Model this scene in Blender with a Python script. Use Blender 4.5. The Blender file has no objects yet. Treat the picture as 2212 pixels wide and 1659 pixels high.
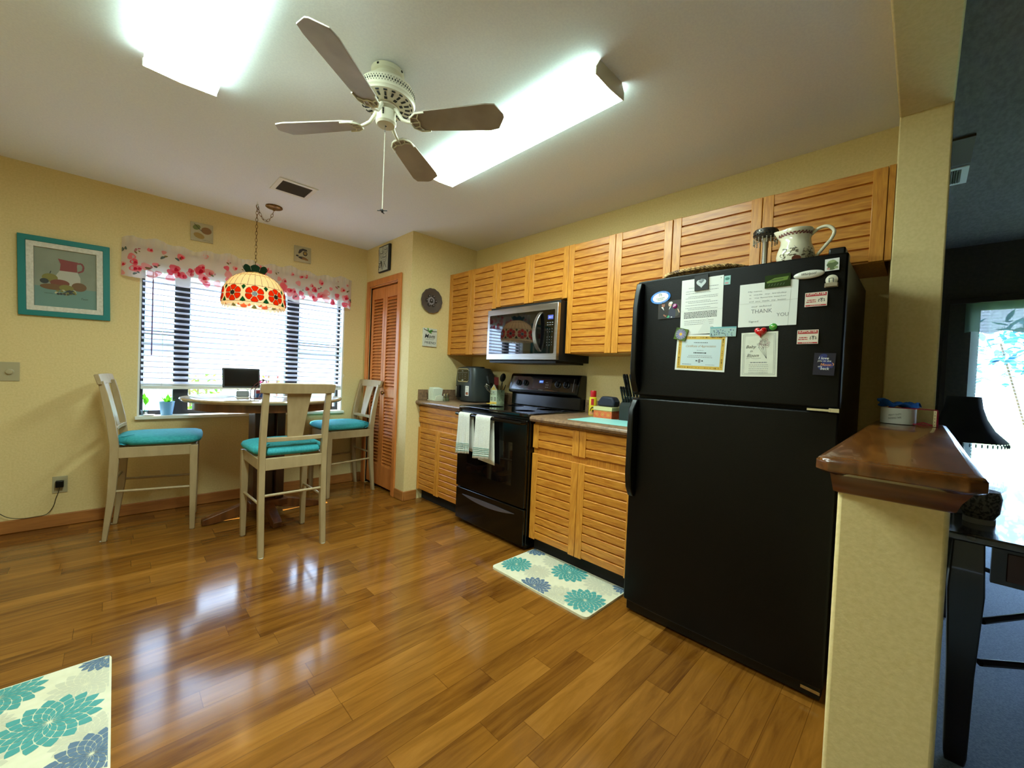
import bpy, math, random
from mathutils import Vector, Matrix
from math import sin, cos, pi, radians as rad
random.seed(7)
SC = bpy.context.scene
COL = SC.collection

# ------------------------------------------------------------------ camera, world, sun, exposure
def setup_camera():
    y, p, r = rad(44.5883), rad(-1.2032), rad(2.4596)
    F = Vector((sin(y)*cos(p), cos(y)*cos(p), sin(p)))
    R = Vector((cos(y), -sin(y), 0)); U = R.cross(F)
    R2 = R*cos(r)+U*sin(r); U2 = -R*sin(r)+U*cos(r)
    cam = bpy.data.cameras.new('camera'); o = bpy.data.objects.new('camera', cam)
    COL.objects.link(o)
    m = Matrix.Identity(4)
    for i in range(3):
        m[i][0] = R2[i]; m[i][1] = U2[i]; m[i][2] = -F[i]
    m[0][3], m[1][3], m[2][3] = -2.6238, -4.17, 1.1824
    o.matrix_world = m
    cam.sensor_width = 36; cam.sensor_fit = 'HORIZONTAL'
    cam.lens = 871.05*36/2212
    cam.clip_start = 0.02
    SC.camera = o
setup_camera()
w = bpy.data.worlds.new('world'); SC.world = w; w.use_nodes = True
bg = w.node_tree.nodes['Background']
bg.inputs[0].default_value = (0.50, 0.70, 1.0, 1); bg.inputs[1].default_value = 6.8
sun = bpy.data.lights.new('sun', 'SUN'); sun.energy = 9; sun.angle = rad(0.6); sun.color = (1, .93, .8)
so = bpy.data.objects.new('sun', sun); COL.objects.link(so)
so.rotation_euler = Vector((0.05, -1, -1.5)).to_track_quat('-Z', 'Y').to_euler()
SC.view_settings.view_transform = 'Standard'; SC.view_settings.look = 'None'
SC.view_settings.exposure = 1.02; SC.view_settings.gamma = 1.0
SC.view_settings.use_curve_mapping = False
LAMP_E = 25.0; LAMP_S = 3.2     # radiance of the fluorescent lenses

# ------------------------------------------------------------------ materials
def s2l(c): return tuple(((x/255)/12.92 if x/255 <= .04045 else ((x/255+.055)/1.055)**2.4) for x in c)
MC = {}
def mat(name, rgb, rough=.5, metal=0, spec=.5, emit=0, coat=0, trans=0, bump=0, bscale=200):
    if name in MC: return MC[name]
    m = bpy.data.materials.new(name); m.use_nodes = True; nt = m.node_tree
    b = nt.nodes['Principled BSDF']; c = s2l(rgb)+(1,)
    b.inputs['Base Color'].default_value = c; b.inputs['Roughness'].default_value = rough
    b.inputs['Metallic'].default_value = metal; b.inputs['Specular IOR Level'].default_value = spec
    b.inputs['Coat Weight'].default_value = coat
    if trans: b.inputs['Transmission Weight'].default_value = trans
    if emit:
        b.inputs['Emission Color'].default_value = c; b.inputs['Emission Strength'].default_value = emit
    # slight procedural variation so every surface has a node texture
    tc = nt.nodes.new('ShaderNodeTexCoord'); n = nt.nodes.new('ShaderNodeTexNoise')
    n.inputs['Scale'].default_value = bscale; n.inputs['Detail'].default_value = 3
    nt.links.new(tc.outputs['Object'], n.inputs['Vector'])
    if bump:
        bp = nt.nodes.new('ShaderNodeBump'); bp.inputs['Strength'].default_value = bump
        bp.inputs['Distance'].default_value = .002
        nt.links.new(n.outputs['Fac'], bp.inputs['Height']); nt.links.new(bp.outputs['Normal'], b.inputs['Normal'])
    MC[name] = m; return m

def noisemat(name, c1, c2, scale=30, stretch=(1, 1, 1), rough=.5, bump=0, detail=5, metal=0, coat=0, lo=.35, hi=.65, rows=None, dist=0, spec=.5, pores=False):
    if name in MC: return MC[name]
    m = bpy.data.materials.new(name); m.use_nodes = True; nt = m.node_tree; N = nt.nodes; L = nt.links
    b = N['Principled BSDF']; b.inputs['Roughness'].default_value = rough
    b.inputs['Metallic'].default_value = metal; b.inputs['Coat Weight'].default_value = coat
    b.inputs['Specular IOR Level'].default_value = spec
    tc = N.new('ShaderNodeTexCoord'); vec = tc.outputs['Object']
    if rows:
        sx = N.new('ShaderNodeSeparateXYZ'); L.new(vec, sx.inputs[0])
        q = N.new('ShaderNodeMath'); q.operation = 'DIVIDE'; L.new(sx.outputs['Z'], q.inputs[0]); q.inputs[1].default_value = rows
        f = N.new('ShaderNodeMath'); f.operation = 'FLOOR'; L.new(q.outputs[0], f.inputs[0])
        wn = N.new('ShaderNodeTexWhiteNoise'); wn.noise_dimensions = '1D'; L.new(f.outputs[0], wn.inputs['W'])
        sc = N.new('ShaderNodeVectorMath'); sc.operation = 'SCALE'; L.new(wn.outputs['Color'], sc.inputs[0]); sc.inputs['Scale'].default_value = 9
        ad = N.new('ShaderNodeVectorMath'); L.new(vec, ad.inputs[0]); L.new(sc.outputs[0], ad.inputs[1]); vec = ad.outputs[0]
    mp = N.new('ShaderNodeMapping'); mp.inputs['Scale'].default_value = stretch; L.new(vec, mp.inputs[0])
    n = N.new('ShaderNodeTexNoise'); n.inputs['Scale'].default_value = scale; n.inputs['Detail'].default_value = detail
    n.inputs['Distortion'].default_value = dist
    L.new(mp.outputs[0], n.inputs['Vector'])
    fac = n.outputs['Fac']
    if pores:   # growth-ring bands folded out of the same noise: cathedral figure
        mu = N.new('ShaderNodeMath'); mu.operation = 'MULTIPLY'; L.new(fac, mu.inputs[0]); mu.inputs[1].default_value = 16
        fr = N.new('ShaderNodeMath'); fr.operation = 'PINGPONG'; L.new(mu.outputs[0], fr.inputs[0]); fr.inputs[1].default_value = 1
        n2 = N.new('ShaderNodeTexNoise'); n2.inputs['Scale'].default_value = scale*9; n2.inputs['Detail'].default_value = 2
        L.new(mp.outputs[0], n2.inputs['Vector'])
        mx0 = N.new('ShaderNodeMath'); mx0.operation = 'MULTIPLY_ADD'; L.new(fr.outputs[0], mx0.inputs[0]); mx0.inputs[1].default_value = .42
        L.new(n2.outputs['Fac'], mx0.inputs[2]); 
        sb = N.new('ShaderNodeMath'); sb.operation = 'SUBTRACT'; L.new(mx0.outputs[0], sb.inputs[0]); sb.inputs[1].default_value = .17
        fac = sb.outputs[0]
    r = N.new('ShaderNodeValToRGB'); r.color_ramp.elements[0].color = s2l(c1)+(1,); r.color_ramp.elements[1].color = s2l(c2)+(1,)
    r.color_ramp.elements[0].position = lo; r.color_ramp.elements[1].position = hi
    L.new(fac, r.inputs[0]); L.new(r.outputs[0], b.inputs['Base Color'])
    if bump:
        bp = N.new('ShaderNodeBump'); bp.inputs['Strength'].default_value = bump; bp.inputs['Distance'].default_value = .003
        L.new(fac, bp.inputs['Height']); L.new(bp.outputs['Normal'], b.inputs['Normal'])
    MC[name] = m; return m

def sheer(name, rgb, alpha=.35, tl=.5, rough=.6):
    """thin cloth or glass: some light passes straight, some diffuses through"""
    if name in MC: return MC[name]
    m = bpy.data.materials.new(name); m.use_nodes = True; nt = m.node_tree; N = nt.nodes; L = nt.links
    N.remove(N['Principled BSDF']); out = N['Material Output']; c = s2l(rgb)+(1,)
    d = N.new('ShaderNodeBsdfDiffuse'); d.inputs[0].default_value = c
    t = N.new('ShaderNodeBsdfTranslucent'); t.inputs[0].default_value = c
    tr = N.new('ShaderNodeBsdfTransparent'); tr.inputs[0].default_value = (1, 1, 1, 1)
    a = N.new('ShaderNodeMixShader'); a.inputs[0].default_value = tl; L.new(d.outputs[0], a.inputs[1]); L.new(t.outputs[0], a.inputs[2])
    b = N.new('ShaderNodeMixShader'); b.inputs[0].default_value = alpha; L.new(a.outputs[0], b.inputs[1]); L.new(tr.outputs[0], b.inputs[2])
    L.new(b.outputs[0], out.inputs[0]); MC[name] = m; return m

def glassmat(name, tint=(255, 255, 255), gl=.08):
    if name in MC: return MC[name]
    m = bpy.data.materials.new(name); m.use_nodes = True; nt = m.node_tree; N = nt.nodes; L = nt.links
    N.remove(N['Principled BSDF']); out = N['Material Output']
    tr = N.new('ShaderNodeBsdfTransparent'); tr.inputs[0].default_value = s2l(tint)+(1,)
    g = N.new('ShaderNodeBsdfGlossy'); g.inputs['Roughness'].default_value = .02
    x = N.new('ShaderNodeMixShader'); x.inputs[0].default_value = gl
    L.new(tr.outputs[0], x.inputs[1]); L.new(g.outputs[0], x.inputs[2]); L.new(x.outputs[0], out.inputs[0])
    MC[name] = m; return m

def emis(name, rgb, s):
    if name in MC: return MC[name]
    m = bpy.data.materials.new(name); m.use_nodes = True; nt = m.node_tree; N = nt.nodes
    N.remove(N['Principled BSDF']); e = N.new('ShaderNodeEmission'); e.inputs[0].default_value = s2l(rgb)+(1,); e.inputs[1].default_value = s
    nt.links.new(e.outputs[0], N['Material Output'].inputs[0]); MC[name] = m; return m

def floor_material():
    m = bpy.data.materials.new('plank_floor'); m.use_nodes = True; nt = m.node_tree; N = nt.nodes; L = nt.links
    b = N['Principled BSDF']
    def M(op, a, bb=None, c=None):
        n = N.new('ShaderNodeMath'); n.operation = op
        for i, v in enumerate((a, bb, c)):
            if v is None: continue
            if isinstance(v, (int, float)): n.inputs[i].default_value = v
            else: L.new(v, n.inputs[i])
        return n.outputs[0]
    tc = N.new('ShaderNodeTexCoord'); s = N.new('ShaderNodeSeparateXYZ'); L.new(tc.outputs['Object'], s.inputs[0])
    W = .096
    row = M('FLOOR', M('DIVIDE', s.outputs['Y'], W))
    wn = N.new('ShaderNodeTexWhiteNoise'); wn.noise_dimensions = '1D'; L.new(row, wn.inputs['W'])
    ln = M('MULTIPLY_ADD', wn.outputs['Value'], .45, .5)
    xo = M('DIVIDE', M('MULTIPLY_ADD', wn.outputs['Value'], 7.3, M('ADD', s.outputs['X'], 20)), ln)
    colm = M('FLOOR', xo)
    cv = N.new('ShaderNodeCombineXYZ'); L.new(row, cv.inputs[0]); L.new(colm, cv.inputs[1])
    w2 = N.new('ShaderNodeTexWhiteNoise'); w2.noise_dimensions = '3D'; L.new(cv.outputs[0], w2.inputs['Vector'])
    # grain, different on every board
    sc = N.new('ShaderNodeVectorMath'); sc.operation = 'SCALE'; L.new(w2.outputs['Color'], sc.inputs[0]); sc.inputs['Scale'].default_value = 8
    ad = N.new('ShaderNodeVectorMath'); L.new(tc.outputs['Object'], ad.inputs[0]); L.new(sc.outputs[0], ad.inputs[1])
    mp = N.new('ShaderNodeMapping'); mp.inputs['Scale'].default_value = (1.1, 11, 1); L.new(ad.outputs[0], mp.inputs[0])
    n = N.new('ShaderNodeTexNoise'); n.inputs['Scale'].default_value = 2.2; n.inputs['Detail'].default_value = 7; n.inputs['Distortion'].default_value = .8
    n.inputs['Roughness'].default_value = .62
    L.new(mp.outputs[0], n.inputs['Vector'])
    base = N.new('ShaderNodeValToRGB'); cr = base.color_ramp
    cols = [(0, (92, 52, 14)), (.3, (120, 74, 24)), (.6, (138, 88, 30)), (1, (160, 106, 42))]
    cr.elements[0].position = 0; cr.elements[0].color = s2l(cols[0][1])+(1,)
    cr.elements[1].position = 1; cr.elements[1].color = s2l(cols[3][1])+(1,)
    for p_, c_ in cols[1:3]:
        e = cr.elements.new(p_); e.color = s2l(c_)+(1,)
    g = M('MULTIPLY_ADD', n.outputs['Fac'], 1.5, -.75)
    fac = M('ADD', M('MULTIPLY_ADD', w2.outputs['Value'], .54, .19), g)
    L.new(fac, base.inputs[0])
    # joints
    fy = M('FRACT', M('DIVIDE', s.outputs['Y'], W)); ey = M('MINIMUM', fy, M('SUBTRACT', 1, fy))
    fx = M('FRACT', xo); ex = M('MULTIPLY', M('MINIMUM', fx, M('SUBTRACT', 1, fx)), 7)
    jn = M('LESS_THAN', M('MINIMUM', ey, ex), .011)
    mx = N.new('ShaderNodeMixRGB'); mx.blend_type = 'MULTIPLY'; L.new(M('MULTIPLY', jn, .55), mx.inputs[0])
    L.new(base.outputs[0], mx.inputs[1]); mx.inputs[2].default_value = (.25, .18, .1, 1)
    L.new(mx.outputs[0], b.inputs['Base Color'])
    b.inputs['Roughness'].default_value = .13; b.inputs['Specular IOR Level'].default_value = .5
    n3 = N.new('ShaderNodeTexNoise'); n3.inputs['Scale'].default_value = 2.5; L.new(tc.outputs['Object'], n3.inputs['Vector'])
    rr = M('MULTIPLY_ADD', n3.outputs['Fac'], .12, .07); L.new(rr, b.inputs['Roughness'])
    bp = N.new('ShaderNodeBump'); bp.inputs['Strength'].default_value = .10; bp.inputs['Distance'].default_value = .002
    L.new(M('ADD', n.outputs['Fac'], M('MULTIPLY', jn, -.5)), bp.inputs['Height']); L.new(bp.outputs[0], b.inputs['Normal'])
    return m

# ------------------------------------------------------------------ mesh helpers
class MB:
    def __init__(s): s.v = []; s.f = []; s.m = []
    def add(s, vs, fs, mi=0):
        b = len(s.v); s.v += [Vector(v) for v in vs]
        for f in fs: s.f.append(tuple(b+i for i in f)); s.m.append(mi)
        return b
    def box(s, x0, x1, y0, y1, z0, z1, mi=0):
        x0, x1 = sorted((x0, x1)); y0, y1 = sorted((y0, y1)); z0, z1 = sorted((z0, z1))
        vs = [(x, y, z) for z in (z0, z1) for x, y in ((x0, y0), (x1, y0), (x1, y1), (x0, y1))]
        s.add(vs, [(3, 2, 1, 0), (4, 5, 6, 7), (0, 1, 5, 4), (1, 2, 6, 5), (2, 3, 7, 6), (3, 0, 4, 7)], mi); return s
    def obox(s, c, R, U, hx, hy, hz, mi=0):
        """box centred at c with axes R, U and R x U"""
        c = Vector(c); R = Vector(R).normalized(); U = Vector(U).normalized(); W = R.cross(U)
        vs = [c+R*(a*hx)+U*(b_*hy)+W*(d*hz) for d in (-1, 1) for a, b_ in ((-1, -1), (1, -1), (1, 1), (-1, 1))]
        s.add(vs, [(3, 2, 1, 0), (4, 5, 6, 7), (0, 1, 5, 4), (1, 2, 6, 5), (2, 3, 7, 6), (3, 0, 4, 7)], mi); return s
    def prism(s, pts, ax, a, b, mi=0):
        def P(p, d):
            if ax == 'x': return (d, p[0], p[1])
            if ax == 'y': return (p[0], d, p[1])
            return (p[0], p[1], d)
        ar = sum(pts[i][0]*pts[(i+1) % len(pts)][1]-pts[(i+1) % len(pts)][0]*pts[i][1] for i in range(len(pts)))
        if ar < 0: pts = pts[::-1]
        if a > b: a, b = b, a
        n = len(pts); vs = [P(p, a) for p in pts]+[P(p, b) for p in pts]
        fs = [tuple(range(n))[::-1], tuple(range(n, 2*n))]+[(i, (i+1) % n, n+(i+1) % n, n+i) for i in range(n)]
        if ax == 'y': fs = [f[::-1] for f in fs]
        s.add(vs, fs, mi); return s
    def lathe(s, prof, c=(0, 0, 0), n=24, mi=0, axis='z', sx=1, sy=1, fn=None):
        rows = []
        for r, z in prof:
            for k in range(n):
                a = 2*pi*k/n; rr = r
                if fn: rr, zz = fn(r, z, a)
                else: zz = z
                p = (rr*cos(a)*sx, rr*sin(a)*sy, zz)
                if axis == 'x': p = (zz, p[0], p[1])
                if axis == 'y': p = (p[0], -zz, p[1])
                rows.append((p[0]+c[0], p[1]+c[1], p[2]+c[2]))
        m = len(prof); fs = []
        for i in range(m-1):
            for k in range(n):
                k2 = (k+1) % n; fs.append((i*n+k, i*n+k2, (i+1)*n+k2, (i+1)*n+k))
        if prof[0][0] > 1e-6: fs.append(tuple(range(n))[::-1])
        if prof[-1][0] > 1e-6: fs.append(tuple((m-1)*n+k for k in range(n)))
        s.add(rows, fs, mi); return s
    def tube(s, pts, r, n=8, mi=0, closed=False):
        pts = [Vector(p) for p in pts]; m = len(pts); rr = r if isinstance(r, (list, tuple)) else [r]*m
        vs = []; prev = None
        for i in range(m):
            if closed: t = pts[(i+1) % m]-pts[i-1]
            else: t = pts[min(i+1, m-1)]-pts[max(i-1, 0)]
            t.normalize()
            u = prev if prev is not None else (Vector((0, 0, 1)) if abs(t.z) < .9 else Vector((1, 0, 0)))
            u = (u-t*u.dot(t)).normalized(); prev = u; w_ = t.cross(u)
            for k in range(n):
                a = 2*pi*k/n; vs.append(pts[i]+u*(rr[i]*cos(a))+w_*(rr[i]*sin(a)))
        fs = []
        for i in range(m if closed else m-1):
            j = (i+1) % m
            for k in range(n): fs.append((i*n+k, i*n+(k+1) % n, j*n+(k+1) % n, j*n+k))
        if not closed: fs += [tuple(range(n))[::-1], tuple((m-1)*n+k for k in range(n))]
        s.add(vs, fs, mi); return s
    def ell(s, c, rx, ry, rz, nu=16, nv=10, mi=0):
        pr = [(sin(pi*i/nv), -cos(pi*i/nv)) for i in range(nv+1)]
        vs = []
        for r, z in pr:
            for k in range(nu):
                a = 2*pi*k/nu; vs.append((c[0]+rx*r*cos(a), c[1]+ry*r*sin(a), c[2]+rz*z))
        fs = [(i*nu+k, i*nu+(k+1) % nu, (i+1)*nu+(k+1) % nu, (i+1)*nu+k) for i in range(nv) for k in range(nu)]
        s.add(vs, fs, mi); return s
    def grid(s, fn, nu, nv, mi=0):
        vs = [fn(i/nu, j/nv) for j in range(nv+1) for i in range(nu+1)]
        s.add(vs, [(j*(nu+1)+i, j*(nu+1)+i+1, (j+1)*(nu+1)+i+1, (j+1)*(nu+1)+i) for j in range(nv) for i in range(nu)], mi); return s

def spline(pts, k=5):
    pts = [Vector(p) for p in pts]; out = []
    for i in range(len(pts)-1):
        a, b, c, d = pts[max(i-1, 0)], pts[i], pts[i+1], pts[min(i+2, len(pts)-1)]
        for j in range(k):
            t = j/k; out.append(.5*((2*b)+(c-a)*t+(2*a-5*b+4*c-d)*t*t+(3*b-a-3*c+d)*t**3))
    return out+[pts[-1]]

def W(o):
    m = o.matrix_basis.copy()
    while o.parent: o = o.parent; m = o.matrix_basis @ m
    return m

def tag(o, label=None, cat=None, group=None, kind=None):
    for k, v in (('label', label), ('category', cat), ('group', group), ('kind', kind)):
        if v: o[k] = v
    return o

def obj(name, mb, mats, parent=None, bevel=0, seg=2, label=None, sharp=38, solid=0, sub=0, local=False):
    me = bpy.data.meshes.new(name)
    vs = mb.v
    if parent is not None and not local:
        inv = W(parent).inverted(); vs = [inv @ v for v in vs]
    me.from_pydata([tuple(v) for v in vs], [], mb.f)
    if not isinstance(mats, (list, tuple)): mats = [mats]
    for m in mats: me.materials.append(m)
    me.polygons.foreach_set('material_index', mb.m)
    me.polygons.foreach_set('use_smooth', [True]*len(mb.f))
    me.update(); me.set_sharp_from_angle(angle=rad(sharp))
    o = bpy.data.objects.new(name, me); COL.objects.link(o)
    if parent is not None: o.parent = parent
    if solid:
        md = o.modifiers.new('solid', 'SOLIDIFY'); md.thickness = solid; md.offset = 0
    if bevel:
        md = o.modifiers.new('bevel', 'BEVEL'); md.width = bevel; md.segments = seg; md.limit_method = 'ANGLE'; md.angle_limit = rad(40)
    if sub:
        md = o.modifiers.new('sub', 'SUBSURF'); md.levels = sub; md.render_levels = sub
    if label: o['label'] = label
    return o

def thing(name, label, cat, loc=(0, 0, 0), rz=0, group=None):
    o = bpy.data.objects.new(name, None); COL.objects.link(o); o.empty_display_size = .05
    o.location = loc; o.rotation_euler = (0, 0, rz)
    return tag(o, label, cat, group)

def struct(name, mb, m, parent=None, **k):
    o = obj(name, mb, m, parent, **k)
    if parent is None: o['kind'] = 'structure'
    return o

def copy_tree(o, parent=None):
    c = o.copy(); COL.objects.link(c); c.parent = parent
    for ch in [x for x in bpy.data.objects if x.parent == o]: copy_tree(ch, c)
    return c

# printed / drawn detail: flat shapes lying on a plane, in a mesh of the part itself
TXT = {}
def text_geo(s, bold=0):
    k = (s, bold)
    if k not in TXT:
        cu = bpy.data.curves.new('t', 'FONT'); cu.body = s; cu.size = 1; cu.offset = bold; cu.resolution_u = 2
        o = bpy.data.objects.new('t', cu); me = o.to_mesh()
        v = [(p.co.x, p.co.y) for p in me.vertices]; f = [tuple(q.vertices) for q in me.polygons]
        o.to_mesh_clear(); bpy.data.objects.remove(o); bpy.data.curves.remove(cu)
        TXT[k] = (v, f)
    return TXT[k]
class Dec:
    def __init__(s, mb, o, R, U, off=.0005, step=.00015):
        s.mb = mb; s.o = Vector(o); s.R = Vector(R).normalized(); s.U = Vector(U).normalized(); s.N = s.R.cross(s.U)
        s.h = off; s.step = step; s.clip = None
    def P(s, a, b): return s.o+s.R*a+s.U*b+s.N*s.h
    def poly(s, pts, mi):
        if s.clip:
            x0, x1, y0, y1 = s.clip
            for ax, lim, sg in ((0, x0, 1), (0, x1, -1), (1, y0, 1), (1, y1, -1)):
                out = []
                for i in range(len(pts)):
                    p, q = pts[i], pts[(i+1) % len(pts)]; dp = sg*(p[ax]-lim); dq = sg*(q[ax]-lim)
                    if dp >= 0: out.append(p)
                    if dp*dq < 0:
                        t = dp/(dp-dq); out.append((p[0]+(q[0]-p[0])*t, p[1]+(q[1]-p[1])*t))
                pts = out
                if len(pts) < 3: return
        ar = sum(pts[i][0]*pts[(i+1) % len(pts)][1]-pts[(i+1) % len(pts)][0]*pts[i][1] for i in range(len(pts)))
        if ar < 0: pts = pts[::-1]
        s.mb.add([s.P(*p) for p in pts], [tuple(range(len(pts)))], mi)
    def up(s, k=1): s.h += s.step*k; return s
    def rect(s, x0, x1, y0, y1, mi): s.poly([(x0, y0), (x1, y0), (x1, y1), (x0, y1)], mi)
    def ell(s, cx, cy, rx, ry, mi, rot=0, n=24):
        s.poly([(cx+rx*cos(t)*cos(rot)-ry*sin(t)*sin(rot), cy+rx*cos(t)*sin(rot)+ry*sin(t)*cos(rot)) for t in [2*pi*k/n for k in range(n)]], mi)
    def line(s, pts, wd, mi):
        for (a, b), (c, d) in zip(pts, pts[1:]):
            l = math.hypot(c-a, d-b) or 1e-9; nx, ny = -(d-b)/l*wd/2, (c-a)/l*wd/2
            s.poly([(a+nx, b+ny), (a-nx, b-ny), (c-nx, d-ny), (c+nx, d+ny)], mi)
    def text(s, t, cx, cy, h, mi, wmax=None, rot=0, shear=0, bold=0):
        v, f = text_geo(t, bold)
        if not v: return
        x0 = min(p[0] for p in v); x1 = max(p[0] for p in v); y0 = min(p[1] for p in v); y1 = max(p[1] for p in v)
        k = h/max(y1-y0, 1e-6); kx = k if not wmax else wmax/(x1-x0)
        out = []
        for x, y in v:
            a = (x-(x0+x1)/2)*kx; b = (y-(y0+y1)/2)*k; a += b*shear
            out.append(s.P(cx+a*cos(rot)-b*sin(rot), cy+a*sin(rot)+b*cos(rot)))
        s.mb.add(out, f, mi)
    def scrib(s, x0, x1, y, h, mi, seed=0):
        """a line of unreadable small print"""
        r = random.Random(seed); x = x0
        while x < x1:
            l = min(r.uniform(.003, .009), x1-x); s.rect(x, x+l, y-h/2, y+h/2, mi); x += l+.0016

# ------------------------------------------------------------------ palette
M_wall = noisemat('yellow_wall_paint', (222, 198, 138), (230, 206, 148), scale=90, rough=.75, bump=.25, detail=4)
M_ceil = noisemat('ceiling_paint', (232, 234, 242), (238, 240, 246), scale=120, rough=.85, bump=.12)
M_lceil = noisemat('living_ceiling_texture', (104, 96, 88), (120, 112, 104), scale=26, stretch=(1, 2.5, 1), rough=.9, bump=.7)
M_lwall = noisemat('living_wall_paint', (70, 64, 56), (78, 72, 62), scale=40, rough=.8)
M_oak = noisemat('oak_planks', (174, 100, 26), (216, 148, 56), scale=2.6, stretch=(5, .7, 5), rough=.34, rows=.0554, dist=.5, detail=2, pores=True, bump=.05, lo=.12, hi=.95)
M_oakv = noisemat('oak_stiles', (182, 110, 32), (216, 148, 56), scale=3, stretch=(5, 6, .7), rough=.34, dist=.5, detail=2, pores=True, lo=.15, hi=.9)
M_oakd = noisemat('oak_backing', (120, 62, 14), (150, 86, 24), scale=10, stretch=(4, 1, 6), rough=.5)
M_trim = noisemat('stained_pine_trim', (158, 98, 44), (178, 114, 54), scale=5, stretch=(1, 1, 8), rough=.4, dist=.4)
M_door = noisemat('orange_louvered_wood', (188, 108, 46), (206, 124, 58), scale=4, stretch=(5, 5, 1), rough=.42, dist=.4)
M_cap = noisemat('ledge_wood', (84, 46, 16), (116, 68, 26), scale=4, stretch=(1, 7, 7), rough=.2, dist=.8, detail=5, bump=.2, coat=.3)
M_black = mat('black_enamel', (3, 3, 3), .16, spec=.4)
M_blackm = mat('black_plastic', (5, 5, 5), .36, spec=.35)
M_fridge = mat('black_textured_steel', (3, 3, 3), .36, spec=.22, bump=.35, bscale=420)
M_glassb = mat('black_glass', (4, 4, 5), .04, coat=.6)
M_steel = noisemat('brushed_steel', (170, 168, 164), (190, 188, 184), scale=6, stretch=(1, 1, 60), rough=.3, metal=1)
M_chrome = mat('polished_chrome', (210, 210, 210), .12, metal=1)
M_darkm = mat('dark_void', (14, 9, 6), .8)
M_ctr = noisemat('brown_laminate', (98, 74, 58), (150, 118, 88), scale=45, rough=.28, detail=8, lo=.3, hi=.7)
M_beige = noisemat('beige_painted_wood', (160, 136, 98), (170, 146, 108), scale=8, stretch=(4, 4, 1), rough=.42)
M_teal = noisemat('teal_seat_fabric', (44, 150, 162), (62, 170, 180), scale=60, stretch=(1, 3, 1), rough=.8, bump=.5)
M_white = mat('white_paint', (232, 230, 224), .4)
M_cream = mat('cream_enamel', (216, 210, 188), .35)
M_blade = noisemat('whitewashed_blade', (150, 136, 124), (182, 170, 158), scale=4, stretch=(1, 1, 1), rough=.5, detail=6)
M_brass = noisemat('aged_bronze', (96, 66, 34), (150, 116, 70), scale=30, rough=.35, metal=1)
M_paper = mat('white_paper', (226, 226, 220), .7)
M_ink = mat('black_ink', (26, 26, 30), .7)
M_grey = mat('grey_ink', (140, 140, 142), .7)
M_red = mat('red_print', (176, 16, 32), .6)
M_gold = mat('gold_print', (206, 168, 66), .5)
M_blue = mat('blue_print', (22, 118, 206), .5)
M_green = noisemat('green_leaf', (44, 120, 30), (110, 180, 60), scale=20, rough=.5)
M_tblk = mat('black_matte', (12, 12, 12), .6)

exec_order = []
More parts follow.
